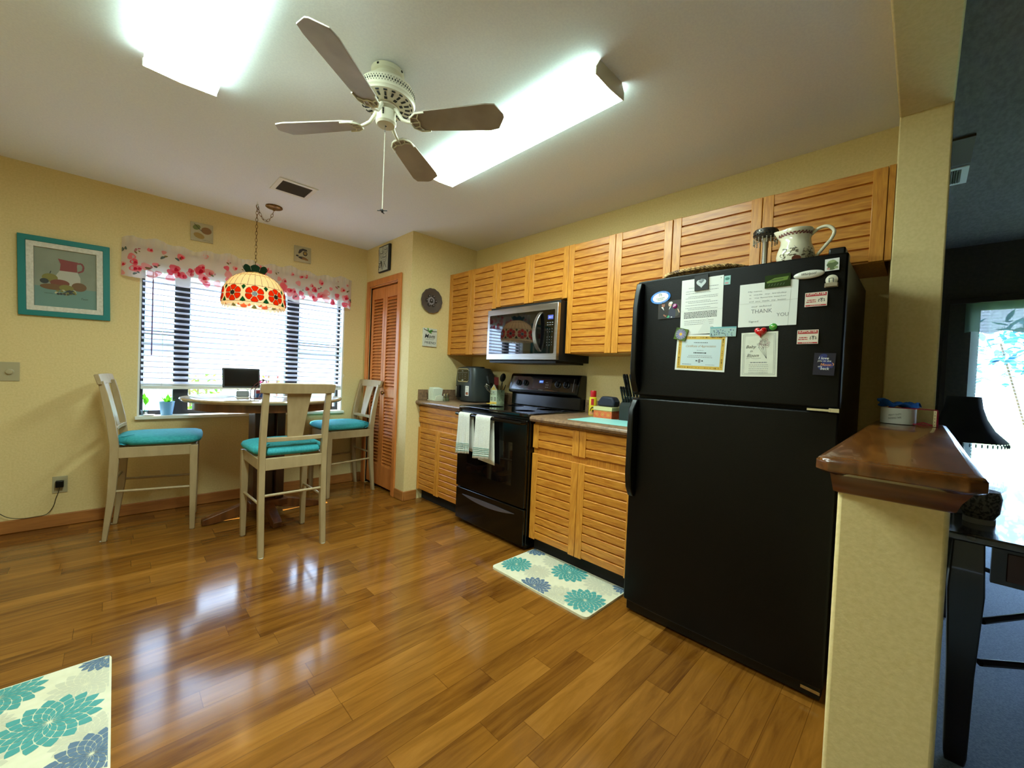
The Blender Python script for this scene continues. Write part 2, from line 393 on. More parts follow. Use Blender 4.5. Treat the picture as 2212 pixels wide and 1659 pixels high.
# ================================================================== SETTING
XW, XE = -3.75, 2.5       # left wall, far living room wall
HC = 2.44
XP, YP = -.7397, -.9141   # pantry block corner
YS0, YS1 = -4.056, -4.2113  # wall stub
def shell():
    struct('floor', MB().box(XW, 0.0, YS1, 0, -.05, 0), floor_material())
    c = noisemat('blue_grey_carpet', (120, 136, 156), (144, 160, 180), scale=160, rough=.95, bump=.6)
    struct('floor', MB().box(XW, XE, -8, YS1, -.05, -.002).box(.12, XE, YS1, -2.5, -.05, -.002), c)
    struct('ceiling', MB().box(XW, 0.0, -4.12, 0, HC, HC+.06), M_ceil)
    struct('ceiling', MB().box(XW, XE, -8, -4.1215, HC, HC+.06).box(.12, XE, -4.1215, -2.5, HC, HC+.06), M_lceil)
    # window wall with its opening
    x0, x1, z0, z1 = -2.50, -.958, .745, 1.93
    b = MB().box(XW, x0, 0, .16, 0, HC).box(x1, 0.12, 0, .16, 0, HC).box(x0, x1, 0, .16, 0, z0).box(x0, x1, 0, .16, z1, HC)
    struct('wall_back', b, M_wall)
    struct('wall_right', MB().box(0, .12, YS1, 0, 0, HC), M_wall)
    struct('wall_left', MB().box(XW-.1, XW, -8, .16, 0, HC), M_wall)
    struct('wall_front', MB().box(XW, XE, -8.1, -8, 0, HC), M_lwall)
    # pantry closet walls with door opening
    oy0, oy1, oz = -.118, -.698, 2.03
    b = MB().box(XP, XP+.1, oy0, 0, 0, HC).box(XP, XP+.1, YP, oy1, 0, HC).box(XP, XP+.1, oy1, oy0, oz, HC)
    b.box(XP+.1, 0, YP, YP+.1, 0, HC)
    struct('wall_pantry', b, M_wall)
    # wall stub beside the fridge, header beam, half wall
    st = MB().box(-.32, 0, YS1, YS0, 0, HC)
    struct('wall_stub', st, M_wall, bevel=.006)
    M_beam = M_wall
    struct('wall_header', MB().box(XW, -.32, YS1, YS0, 2.317, HC+.03), M_beam, bevel=.006)
    struct('wall_half', MB().box(-1.511, -.32, -4.2185, -4.0535, 0, .985), M_wall, bevel=.008)
    # living room far wall with patio door opening
    b = MB().box(XE, XE+.15, -4.44, -2.5, 0, HC).box(XE, XE+.15, -8, -6.4, 0, HC).box(XE, XE+.15, -6.4, -4.44, 1.95, HC)
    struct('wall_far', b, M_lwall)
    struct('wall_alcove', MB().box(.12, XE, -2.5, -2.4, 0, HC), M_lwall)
    dt = mat('dark_stained_trim', (34, 22, 18), .5)
    struct('trim_1', MB().box(XE-.03, XE, -8, -4.28, 1.955, 2.0).box(XE-.03, XE, -4.31, -4.28, 0, 1.955), dt)
    # baseboards
    def bb(name, x0, x1, y0, y1): struct(name, MB().box(x0, x1, y0, y1, 0, .088), M_trim, bevel=.006)
    bb('baseboard_back', XW, XP, -.014, 0); bb('baseboard_left', XW, XW+.014, -4, -.014)
    bb('baseboard_pantry', XP-.014, XP, YP-.014, -.757); bb('baseboard_pantry', XP, -.612, YP-.014, YP)
    bb('baseboard_pantry', XP-.014, XP, -.057, -.014)
    # window
    br = mat('bronze_window_frame', (40, 40, 48), .45)
    wr = thing('window_1', 'wide bronze framed kitchen window behind white blinds', 'window', (-1.73, .1, .745)); wr['kind'] = 'structure'
    b = MB()
    for a, c in ((x0, x0+.035), (x1-.035, x1)): b.box(a, c, .085, .125, z0, z1)
    b.box(x0+.035, x1-.035, .085, .125, z0, z0+.04).box(x0+.035, x1-.035, .085, .125, z1-.035, z1)
    b.box(-2.288, -2.19, .08, .13, z0+.04, z1-.035).box(-1.468, -1.362, .08, .13, z0+.04, z1-.035)
    b.box(x0+.035, -2.288, .09, .12, 1.385, 1.415).box(-1.362, x1-.035, .09, .12, 1.385, 1.415)
    obj('window_frame', b, br, wr)
    for a, c in ((x0+.035, -2.288), (-2.19, -1.468), (-1.362, x1-.035)):
        obj('pane', MB().box(a, c, .104, .108, z0+.04, z1-.035), glassmat('window_glass'), wr)
    obj('window_reveal', MB().box(x0-.0, x0+.012, .0, .085, z0, z1).box(x1-.012, x1, 0, .085, z0, z1), M_white, wr)
    obj('window_sill', MB().box(x0-.012, x1+.012, -.035, -.001, .727, .752).box(x0+.012, x1-.012, -.001, .085, .745, .752), mat('white_marble_sill', (236, 230, 214), .25), wr, bevel=.003)
    # patio door in living room
    pd = thing('door_2', 'sliding glass patio door beyond the half wall, glowing with daylight', 'door', (XE, -5.4, 0)); pd['kind'] = 'structure'
    b = MB()
    for a, c in ((-4.49, -4.44), (-5.46, -5.38), (-6.4, -6.35)): b.box(XE+.03, XE+.09, a, c, 0, 1.95)
    b.box(XE+.03, XE+.09, -6.35, -4.49, 0, .06).box(XE+.03, XE+.09, -6.35, -4.49, 1.9, 1.95)
    obj('door_frame', b, mat('white_aluminium', (200, 205, 210), .4), pd)
    obj('pane', MB().box(XE+.05, XE+.055, -5.38, -4.49, .06, 1.9), glassmat('window_glass'), pd)
    obj('pane', MB().box(XE+.05, XE+.055, -6.35, -5.46, .06, 1.9), glassmat('window_glass'), pd)
shell()

# ------------------------------------------------------------------ pantry bifold door
def pantry():
    cs = thing('door_1', 'stained wooden louvered bifold pantry door with its casing', 'door', (XP, -.4, 0)); cs['kind'] = 'structure'
    b = MB().box(XP-.018, XP, -.112, -.055, 0, 2.092).box(XP-.018, XP, -.757, -.70, 0, 2.092).box(XP-.018, XP, -.70, -.112, 2.032, 2.092)
    b.box(XP-.001, XP+.1, -.118, -.108, 0, 2.03).box(XP-.001, XP+.1, -.708, -.698, 0, 2.03).box(XP-.001, XP+.1, -.698, -.118, 2.022, 2.032)
    obj('door_casing', b, M_door, cs, bevel=.004)
    xa, xb = XP+.012, XP+.042
    for y1, y0 in ((-.1225, -.4065), (-.4095, -.6945)):   # y1 nearer the window
        f = MB(); z0, z1 = .03, 2.01; st = .042
        f.box(xa, xb, y1-st, y1, z0, z1).box(xa, xb, y0, y0+st, z0, z1)
        for a, c in ((z0, .235), (.915, 1.0), (1.90, z1)): f.box(xa, xb, y0+st, y1-st, a, c)
        lf = obj('door_leaf', f, M_door, cs, bevel=.003)
        for a, c in ((.235, .915), (1.0, 1.90)):
            l = MB(); n = int((c-a)/.031); p = (c-a)/n
            for k in range(n):
                z = a+(k+.5)*p
                l.prism([(xa+.002, z-.014), (xa+.007, z-.017), (xb-.002, z+.012), (xb-.007, z+.015)], 'y', y0+st, y1-st)
            obj('louver_panel', l, M_door, lf)
    obj('door_knob', MB().lathe([(0, -.032), (.014, -.031), (.02, -.022), (.016, -.012), (.008, -.008), (.008, 0)], (xa, -.452, .957), 16, axis='x'), M_brass, cs)
    obj('closet_shade_sheet', MB().box(XP+.55, XP+.56, YP+.1, -.0, 0, HC), M_darkm, cs)  # near-black sheet; the closet's shade is put into its colour
pantry()

# ------------------------------------------------------------------ louvre-front cabinets
def slats(x, y0, y1, z0, z1, n, stile=.048):
    """y0 > y1.  returns (stiles MB, planks MB)"""
    s = MB(); t = .02
    ya, yb = y0-stile, y1+stile
    p = (z1-z0)/n; pr = []
    for k in range(n):
        z = z0+k*p
        pr += [(x+.016, z), (x+.016, z+.0058), (x+.0045, z+.0082), (x+.0015, z+p-.0040), (x+.0035, z+p-.0015), (x+.016, z+p-.0004)]
    pl = MB(); vs = []
    for a, z in pr: vs += [(a, ya, z), (a, yb, z)]
    m = len(pr); fs = [(2*i, 2*i+1, 2*i+3, 2*i+2) for i in range(m-1)]
    pl.add(vs, fs, 0)
    pl.box(x+.0161, x+t, yb, ya, z0, z1, 1)  # darker oak board closing the back of the planks
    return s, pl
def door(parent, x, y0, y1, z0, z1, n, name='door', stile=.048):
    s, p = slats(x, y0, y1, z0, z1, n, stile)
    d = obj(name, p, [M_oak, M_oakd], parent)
    if stile:
        for a, b_ in ((y0-stile, y0), (y1, y1+stile)):
            obj('stile', MB().box(x, x+.02, a, b_, z0, z1), M_oakv, d, bevel=.002)
    return d
def cabinets():
    XU = -.32; g = .0015
    # uppers
    def upper(label, ys, z0, z1, n, cname='wall_cabinet'):
        y0, y1 = ys[0], ys[-1]
        t = thing(cname, label, 'cabinet', (XU/2, (y0+y1)/2, z0), 0, 'oak wall cabinets')
        obj('carcass', MB().box(XU+.021, -.002, y1+.0005, y0-.0005, z0, z1), M_oakv, t)
        for a, b_ in zip(ys, ys[1:]): door(t, XU, a-g, b_+g, z0+.001, z1-.001, n)
        return t
    upper('tall slatted oak wall cabinet in the corner beside the hanging plate', (YP-.002, -1.250, -1.597), 1.356, 2.132, 14)
    upper('short slatted oak wall cabinet directly above the microwave', (-1.597, -1.975, -2.359), 1.755, 2.132, 7)
    upper('tall slatted oak wall cabinet between microwave and refrigerator', (-2.359, -2.735, -3.112), 1.356, 2.132, 14)
    t = upper('wide slatted oak wall cabinet above the refrigerator, next to the column', (-3.114, -3.570, -4.034), 1.735, 2.132, 7)
    obj('filler_strip', MB().box(XU, XU+.02, -4.0555, -4.035, 1.735, 2.132), M_oakv, t)
    # bases
    XB = -.612
    t = thing('base_cabinet', 'oak base cabinet left of the range with one wide drawer', 'cabinet', (-.3, -1.25, 0), 0, 'oak base cabinets')
    obj('carcass', MB().box(XB+.021, -.002, -1.578, YP-.0025, .095, .88), M_oakv, t)
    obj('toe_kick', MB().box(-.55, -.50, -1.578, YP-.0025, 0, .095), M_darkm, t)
    door(t, XB, YP-.006, -1.574, .712, .868, 3, 'drawer', 0)
    door(t, XB, YP-.006, -1.231, .097, .672, 11, 'door', .032); door(t, XB, -1.235, -1.574, .097, .672, 11, 'door', .032)
    t = thing('base_cabinet', 'oak base cabinet between range and refrigerator with two drawers', 'cabinet', (-.3, -2.75, 0), 0, 'oak base cabinets')
    obj('carcass', MB().box(XB+.021, -.002, -3.118, -2.349, .095, .88), M_oakv, t)
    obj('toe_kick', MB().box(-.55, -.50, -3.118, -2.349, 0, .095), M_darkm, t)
    for a, b_ in ((-2.353, -2.728), (-2.731, -3.112)):
        door(t, XB, a, b_, .706, .866, 3, 'drawer'); door(t, XB, a, b_, .094, .668, 11, 'door')
    # counters
    for nm, y0, y1, lab in (('l', YP-.0005, -1.5785, 'brown laminate countertop left of the range under the air fryer'), ('r', -2.349, -3.125, 'brown laminate countertop between the range and the refrigerator')):
        c = thing('countertop', lab, 'countertop', (-.3, (y0+y1)/2, .88), 0, 'kitchen countertops')
        pr = [(-.001, .881), (-.632, .881), (-.646, .887), (-.652, .90), (-.648, .912), (-.636, .92), (-.001, .92)]
        obj('counter_slab', MB().prism(pr, 'y', y1, y0), M_ctr, c)
        b = MB().box(-.022, -.001, y1, y0, .9205, 1.018)
        if nm == 'l': b.box(-.63, -.0225, y0-.02, y0, .9205, 1.018)
        obj('backsplash', b, M_ctr, c, bevel=.003)
cabinets()

# ------------------------------------------------------------------ range
def kitchen_range():
    y0, y1 = -1.582, -2.345
    t = thing('range', 'black electric range with glass cooktop between the countertops', 'range', (-.33, -1.963, 0))
    obj('range_body', MB().box(-.636, -.03, y1, y0, .03, .905), M_black, t, bevel=.004)
    obj('kick_plate', MB().box(-.6, -.1, y1+.02, y0-.02, 0, .03), M_tblk, t)
    ck = MB().box(-.655, -.09, y1-.002, y0+.002, .9055, .93)
    rings = []
    for cx, cy, r in ((-.22, -1.78, .075), (-.22, -2.15, .095), (-.49, -1.78, .1), (-.49, -2.15, .075)):
        rings.append(MB().lathe([(r, 0), (r, .0004), (r-.003, .0004), (r-.003, 0)], (cx, cy, .9301), 40))
    c = obj('cooktop', ck, M_glassb, t, bevel=.006)
    for cb in rings: obj('burner_ring', cb, mat('burner_ring_grey', (40, 40, 42), .3), c)
    # backguard
    pr = [(-.005, .93), (-.075, .93), (-.07, 1.03), (-.112, 1.04), (-.118, 1.055), (-.085, 1.19), (-.07, 1.205), (-.005, 1.205)]
    bgd = obj('backguard', MB().prism(pr, 'y', y1+.004, y0-.004), M_black, t, bevel=.006)
    # control panel face, leaning
    a, b_ = Vector((-.118, 0, 1.058)), Vector((-.085, 0, 1.19)); U = (b_-a).normalized(); R = Vector((0, -1, 0))
    mb = MB(); d = Dec(mb, (-.1015, -1.963, 1.124), R, U, .001)
    d.rect(-.35, .35, -.058, .058, 0)
    d.up(3).rect(-.31, -.285, -.05, .05, 0)
    d.rect(-.10, .105, -.042, .044, 1); d.up(3).rect(-.03, .015, .006, .03, 2); d.up(3).text('10:11', -.008, .018, .013, 3)
    for k in range(8): d.rect(.045+.012*(k % 3), .051+.012*(k % 3), -.03+.02*(k//3), -.024+.02*(k//3), 4)
    d.text('Whirlpool', 0, -.052, .011, 4)
    for cx in (-.27, -.19, .18, .265): d.text('|  |', cx, .04, .006, 4)
    for k in range(3): d.scrib(-.29+.06*k, -.26+.06*k, -.048, .0015, 4, k)
    d.rect(.325, .327, -.05, .05, 4)
    obj('control_panel', mb, [mat('gloss_dark_panel', (20, 16, 18), .12, coat=.5), mat('display_window', (52, 36, 34), .15), mat('clock_glow', (30, 60, 160), .4, emit=.4), emis('clock_digits', (150, 200, 255), 1.6), M_grey], bgd)
    for cy in (-1.70, -1.782, -2.137, -2.222):
        o = Vector((-.1015, cy, 1.124)); N = Vector((-1, 0, .25)).normalized()
        q = MB(); n = 20
        base = []
        for rr, h in ((.027, .0015), (.027, .006), (.021, .008), (.019, .024), (.0, .026)):
            for k in range(n):
                an = 2*pi*k/n; base.append(o+R*(rr*cos(an))+U*(rr*sin(an))+N*h)
        fs = [(i*n+k, i*n+(k+1) % n, (i+1)*n+(k+1) % n, (i+1)*n+k) for i in range(4) for k in range(n)]
        q.add(base, fs)
        q.obox(o+N*.024, R, U, .004, .02, .006)
        obj('knob', q, M_blackm, bgd)
    # oven door
    dr = obj('oven_door', MB().box(-.662, -.637, y1+.006, y0-.006, .292, .885), M_black, t, bevel=.005)
    mb = MB(); Dec(mb, (-.662, -1.963, .5), (0, -1, 0), (0, 0, 1), .001).rect(-.25, .25, -.08, .22, 0)
    obj('oven_window', mb, M_glassb, dr)
    mb = MB().tube([(-.665, y0-.02, .868), (-.70, y0-.03, .868), (-.706, y0-.06, .868), (-.706, y1+.06, .868), (-.70, y1+.03, .868), (-.665, y1+.02, .868)], .0125, 12)
    obj('door_handle', mb, M_black, dr)
    mb = MB(); Dec(mb, (-.656, -1.99, .917), (0, -1, 0), (0, 0, 1), .001).rect(-.05, .05, -.002, .002, 0)
    obj('cooktop_badge', mb, M_chrome, c)
    # storage drawer
    sd = obj('storage_drawer', MB().box(-.658, -.637, y1+.006, y0-.006, .035, .282), M_black, t, bevel=.005)
    mb = MB(); n = 20; top = []; bot = []
    for k in range(n+1):
        u = -1+2*k/n; top.append((-1.963-u*.29, .235+.006*(1-u*u))); bot.append((-1.963-u*.29, .235-.03*(1-u*u)))
    mb.prism(top+bot[::-1][1:-1], 'x', -.664, -.6585)
    obj('drawer_pull', mb, mat('dark_silver_pull', (120, 122, 140), .3, metal=.8), sd)
kitchen_range()

# ------------------------------------------------------------------ microwave
def microwave():
    y0, y1 = -1.600, -2.352
    t = thing('microwave', 'stainless steel over-the-range microwave with curved handle', 'microwave', (-.2, -1.98, 1.306))
    obj('microwave_body', MB().box(-.375, -.003, y1+.003, y0-.003, 1.300, 1.735), M_tblk, t, bevel=.003)
    obj('vent_grille', MB().box(-.385, -.05, y1+.02, y0-.02, 1.283, 1.2995), M_blackm, t)
    f = MB().box(-.407, -.376, y1, y0, 1.306, 1.714)
    fr = obj('front_frame', f, M_steel, t, bevel=.003)
    mb = MB(); d = Dec(mb, (-.407, 0, 0), (0, -1, 0), (0, 0, 1), .0008)
    def rr(a0, a1, b0, b1, r, mi):
        pts = []
        for cx, cy, s in ((a1-r, b1-r, 0), (a0+r, b1-r, 1), (a0+r, b0+r, 2), (a1-r, b0+r, 3)):
            for k in range(5): an = s*pi/2+k*pi/8; pts.append((cx+r*cos(an), cy+r*sin(an)))
        d.poly(pts, mi)
    rr(1.628, 2.325, 1.352, 1.668, .008, 0)
    d.up(2); rr(1.66, 2.14, 1.375, 1.645, .006, 1)
    d.up(2); rr(2.262, 2.312, 1.598, 1.628, .003, 3)
    d.up(2); d.text('10:11', 2.287, 1.613, .013, 4)
    for r_ in range(9):
        for c_ in range(3):
            if r_ == 4: continue
            if r_ < 2: d.rect(2.256+c_*.022, 2.270+c_*.022, 1.572-r_*.016, 1.576-r_*.016, 2)
            else: d.text('147258369*0#'[(c_*3+r_) % 12], 2.262+c_*.022, 1.565-r_*.019, .008, 2)
    d.text('WHIRLPOOL', 1.98, 1.691, .009, 2)
    obj('door_glass', mb, [M_glassb, mat('microwave_window', (10, 14, 18), .03, coat=1), M_grey, mat('display_blue', (60, 70, 150), .4, emit=.35), M_paper], fr)
    # curved handle
    pts = [];
    mb = MB(); n = 16; yc = -2.195
    for k in range(n+1):
        u = -1+2*k/n; pts.append((u, -.408-.052*(1-u*u)**.7-.002))
    vs = []
    for u, x in pts:
        z = 1.51+u*.145; wd = .016
        yy = yc+.018*(1-u*u)
        vs += [(x, yy+wd, z), (x, yy-wd, z), (x+.014, yy-wd, z), (x+.014, yy+wd, z)]
    fs = [(4*i+j, 4*i+(j+1) % 4, 4*i+4+(j+1) % 4, 4*i+4+j) for i in range(n) for j in range(4)]+[(3, 2, 1, 0), (4*n, 4*n+1, 4*n+2, 4*n+3)]
    mb.add(vs, fs); obj('door_handle', mb, M_steel, fr, bevel=.003)
microwave()

# ------------------------------------------------------------------ refrigerator
FX = -.757
def fridge():
    y0, y1 = -3.142, -3.9645
    t = thing('refrigerator', 'tall black top-freezer refrigerator covered with magnets and papers', 'refrigerator', (-.4, -3.55, 0))
    obj('fridge_cabinet', MB().box(-.695, -.04, y1+.004, y0-.004, .05, 1.672), M_fridge, t, bevel=.008)
    obj('base_grille', MB().box(-.725, -.66, y1+.01, y0-.01, .012, .058).box(-.66, -.06, y1+.05, y0-.05, .0, .05), M_blackm, t, bevel=.003)
    for nm, z0, z1 in (('freezer_door', 1.112, 1.682), ('fridge_door', .065, 1.098)):
        b = MB(); n = 14; pr = []
        for k in range(n+1):
            u = -1+2*k/n; pr.append((FX+.000+.014*abs(u)**4, (y0+y1)/2-u*(y0-y1)/2))
        pr += [(-.70, y1), (-.70, y0)]
        b.prism([(a, c) for a, c in pr], 'z', z0, z1)
        d = obj(nm, b, M_fridge, t, bevel=.007, seg=3)
        # full-height edge handle on the left
        hz0, hz1 = (1.125, 1.668) if nm == 'freezer_door' else (.60, 1.09)
        hp = [(z, x) for z, x in ((hz0, FX-.001), (hz0+.05, FX-.032), (hz0+.12, FX-.042), (hz1-.12, FX-.042), (hz1-.05, FX-.036 if nm != 'freezer_door' else FX-.028), (hz1, FX-.001 if nm != 'freezer_door' else FX-.012))]
        vs = []
        for z, x in hp: vs += [(x, y0-.006, z), (x, y0-.034, z), (FX+.01, y0-.04, z), (FX+.01, y0-.002, z)]
        m = len(hp); q = MB(); q.add(vs, [(4*i+j, 4*i+(j+1) % 4, 4*i+4+(j+1) % 4, 4*i+4+j) for i in range(m-1) for j in range(4)]+[(3, 2, 1, 0), (4*m-4, 4*m-3, 4*m-2, 4*m-1)])
        obj('door_handle', q, M_blackm, d, bevel=.006, seg=3)
    obj('top_hinge', MB().box(-.74, -.66, y1+.01, y1+.06, 1.6735, 1.705), M_blackm, t, bevel=.006)
    b = MB().box(FX-.004, FX+.02, -3.94, -3.87, 1.1, 1.108).box(FX-.001, FX+.02, -3.965, -3.935, 1.098, 1.112)
    obj('middle_hinge', b, M_chrome, t)
    b = MB().box(-.73, -.724, -3.955, -3.895, .035, .047)
    obj('foot_plate', b, M_chrome, t)
fridge()

# ------------------------------------------------------------------ half wall ledge and things on it
def ledge():
    t = thing('wooden_ledge', 'glossy dark wooden ledge capping the half wall beside the refrigerator', 'ledge', (-1.0, -4.14, .985))
    x0, x1, y0, y1 = -1.712, -.322, -4.2475, -4.0385
    b = MB(); ch = .02
    def ring(i, z): return [(x0+i, y0+i+ch, z), (x0+i+ch, y0+i, z), (x1, y0+i, z), (x1, y1-i, z), (x0+i+ch, y1-i, z), (x0+i, y1-i-ch, z)]
    rings = [ring(.01, 1.030), ring(.0, 1.036), ring(.0, 1.052), ring(.004, 1.058), ring(.012, 1.0600), ring(.0135, 1.0615)]
    vs = [p for r_ in rings for p in r_]; fs = [tuple(range(6))[::-1], tuple(30+i for i in range(6))]
    fs += [(6*j+i, 6*j+(i+1) % 6, 6*j+6+(i+1) % 6, 6*j+6+i) for j in range(5) for i in range(6)]
    b.add(vs, fs); obj('cap_board', b, M_cap, t, bevel=.0015)
    # cove moulding under the board
    b = MB(); X0, Y0, Y1 = -1.511, -4.2185, -4.0535
    prof = [(.0, .962), (.006, .966), (.012, .985), (.03, 1.008), (.036, 1.012), (.036, 1.0295)]
    vs = []
    for e, z in prof: vs += [(-.322, Y0-min(e, .022)-.0006, z), (X0-e*1.7-.0006, Y0-min(e, .022)-.0006, z), (X0-e*1.7-.0006, Y1+min(e, .008)+.0006, z), (-.322, Y1+min(e, .008)+.0006, z)]
    m = len(prof); b.add(vs, [(4*i+j, 4*i+j+1, 4*i+5+j, 4*i+4+j) for i in range(m-1) for j in range(3)]+[(4*m-4, 4*m-3, 4*m-2, 4*m-1)])
    obj('cove_moulding', b, noisemat('moulding_wood', (92, 48, 18), (116, 64, 26), scale=5, stretch=(7, 1, 7), rough=.35), t, sharp=60)
    # packing tape dispenser
    t = thing('tape_dispenser', 'white roll of packing tape in a red plastic dispenser on the wooden ledge', 'tape', (-.55, -4.11, 1.0615))
    b = MB().lathe([(.036, 0), (.05, 0), (.05, .058), (.036, .058), (.036, 0)], (-.50, -4.112, 1.064), 36)
    n = 36
    d = Dec(b, (-.5, -4.112, 1.092), (0, -1, 0), (0, 0, 1), .0505)
    # lettering wraps the roll, so bend each letter vertex round it
    for ln, zz in (('HEAVY DUTY', .006), ('PACKING TAPE', -.006)):
        v, f = text_geo(ln); x0_ = min(p[0] for p in v); x1_ = max(p[0] for p in v); k = .036/(x1_-x0_)
        vs = []
        for px_, py_ in v:
            a = (px_-(x0_+x1_)/2)*k; bb = (py_-.35)*.0085; a2 = a*cos(.18)-bb*sin(.18); b2 = a*sin(.18)+bb*cos(.18)+zz
            th = pi+(-.15)+a2/.05
            vs.append((-.5+.0506*cos(th), -4.112+.0506*sin(th), 1.092+b2))
        b.add(vs, f, 1)
    obj('tape_roll', b, [M_paper, M_ink], t)
    pl = sheer('red_clear_plastic', (190, 30, 60), .45, .3)
    b = MB().box(-.512, -.508, -4.215, -4.165, 1.063, 1.066).lathe([(.034, 1.0625), (.0345, 1.121), (.03, 1.121), (.03, 1.0625)], (-.5, -4.112, 0), 30)
    b.tube([(-.515, -4.085, 1.1235), (-.53, -4.13, 1.124), (-.527, -4.18, 1.1235), (-.50, -4.212, 1.122)], .0022, 8)
    b.tube([(-.515, -4.13, 1.0642), (-.53, -4.16, 1.067), (-.527, -4.18, 1.075), (-.52, -4.212, 1.0642)], .0022, 8)
    b.prism([(-4.212, 1.064), (-4.218, 1.064), (-4.216, 1.122), (-4.21, 1.122)], 'x', -.535, -.485)
    obj('tape_arm', b, pl, t)
    b = MB().box(-.54, -.537, -4.2125, -4.2045, 1.0635, 1.121)
    d = Dec(b, (-.54, -4.2085, 1.092), (0, -1, 0), (0, 0, 1), .0004)
    for k in range(5): d.ell(0, -.022+.011*k, .001, .0012, 1)
    obj('cutter_edge', b, [M_chrome, M_ink], t)
    # blue cloth
    bm_ = mat('blue_cloth', (22, 92, 190), .7)
    rnd = random.Random(3)
    def fn(u, v):
        x = -.53+.075*v; y = -4.055-.115*u
        z = 1.129+.012*sin(7*u+3*v)**2+.006*sin(13*v+4*u)
        if u < .35 and v < .5: z += .022*(1-u/.35)*(1-v*1.4 if v < .7 else 0)
        return (x+.01*sin(9*u), y+.004*sin(8*v), z)
    tag(obj('cloth', MB().grid(fn, 16, 12), bm_, None, solid=.0016), 'crumpled blue cloth lying on top of the tape roll', 'cloth')
ledge()

# ------------------------------------------------------------------ kitchen ceiling: lights, vent, fan
def ceiling_light(x0, x1, y0, y1, label):
    """y0 > y1"""
    t = thing('ceiling_light', label, 'ceiling light', ((x0+x1)/2, (y0+y1)/2, HC), 0, 'fluorescent ceiling lights')
    xm = (x0+x1)/2
    obj('housing', MB().box(xm-.083, xm+.083, y1+.004, y0-.004, 2.4175, HC-.0005), M_cream, t)
    lens = [emis('fluorescent_lens', (224, 250, 241), LAMP_E), emis('fluorescent_lens_side', (205, 250, 228), LAMP_S)]
    b = MB(); n = 10; bot = [(xm+(x1-x0)/2*u, 2.376-.005*(1-u*u)) for u in [-1+2*k/n for k in range(n+1)]]
    ya, yb = y1+.004, y0-.004
    b.add([(x, y, z) for y in (ya, yb) for x, z in bot], [(k, n+1+k, n+2+k, k+1) for k in range(n)], 0)
    for xs, sg in ((x0, -1), (x1, 1)):
        xt = xm+sg*((x1-x0)/2-.010); b.add([(xs, ya, 2.376), (xs, yb, 2.376), (xt, yb, 2.417), (xt, ya, 2.417)], [(0, 1, 2, 3) if sg > 0 else (3, 2, 1, 0)], 1)
    obj('lens', b, lens, t)
    e = [(xm-.083, 2.4395), (x0-.002, 2.405), (x0-.002, 2.374), (xm, 2.368), (x1+.002, 2.374), (x1+.002, 2.405), (xm+.083, 2.4395)]
    for a, c in ((y0-.0035, y0), (y1, y1+.0035)): obj('end_cap', MB().prism(e, 'y', a, c), M_cream, t)
ceiling_light(-1.302, -1.098, -2.0, -3.225, 'long lit fluorescent ceiling light over the range and refrigerator')
ceiling_light(-2.562, -2.32, -1.895, -3.12, 'lit fluorescent ceiling light at the top edge, left of the fan')

def vent(x0, x1, y0, y1, z, label, dark=(30, 22, 14), n=7, name='ceiling_vent', sl=True):
    t = thing(name, label, 'vent', ((x0+x1)/2, (y0+y1)/2, z))
    f = .028; b = MB()
    b.box(x0, x1, y0, y0+f, z-.006, z-.0005).box(x0, x1, y1-f, y1, z-.006, z-.0005).box(x0, x0+f, y0+f, y1-f, z-.006, z-.0005).box(x1-f, x1, y0+f, y1-f, z-.006, z-.0005)
    obj('vent_frame', b, M_white, t)
    obj('duct', MB().box(x0+f, x1-f, y0+f, y1-f, z-.0015, z-.0006), mat('vent_dark', dark, .9), t)
    s = MB()
    for k in range(n):
        y = y0+f+(k+.5)*(y1-y0-2*f)/n
        s.prism([(y-.007, z-.0018), (y-.005, z-.0018), (y+.006, z-.008), (y+.004, z-.0085)], 'x', x0+f, x1-f)
    obj('louver', s, mat('vent_louver', (62, 50, 36), .6), t)
vent(-1.862, -1.616, -1.11, -.865, HC, 'white square ceiling vent with dark louvers near the hanging lamp')

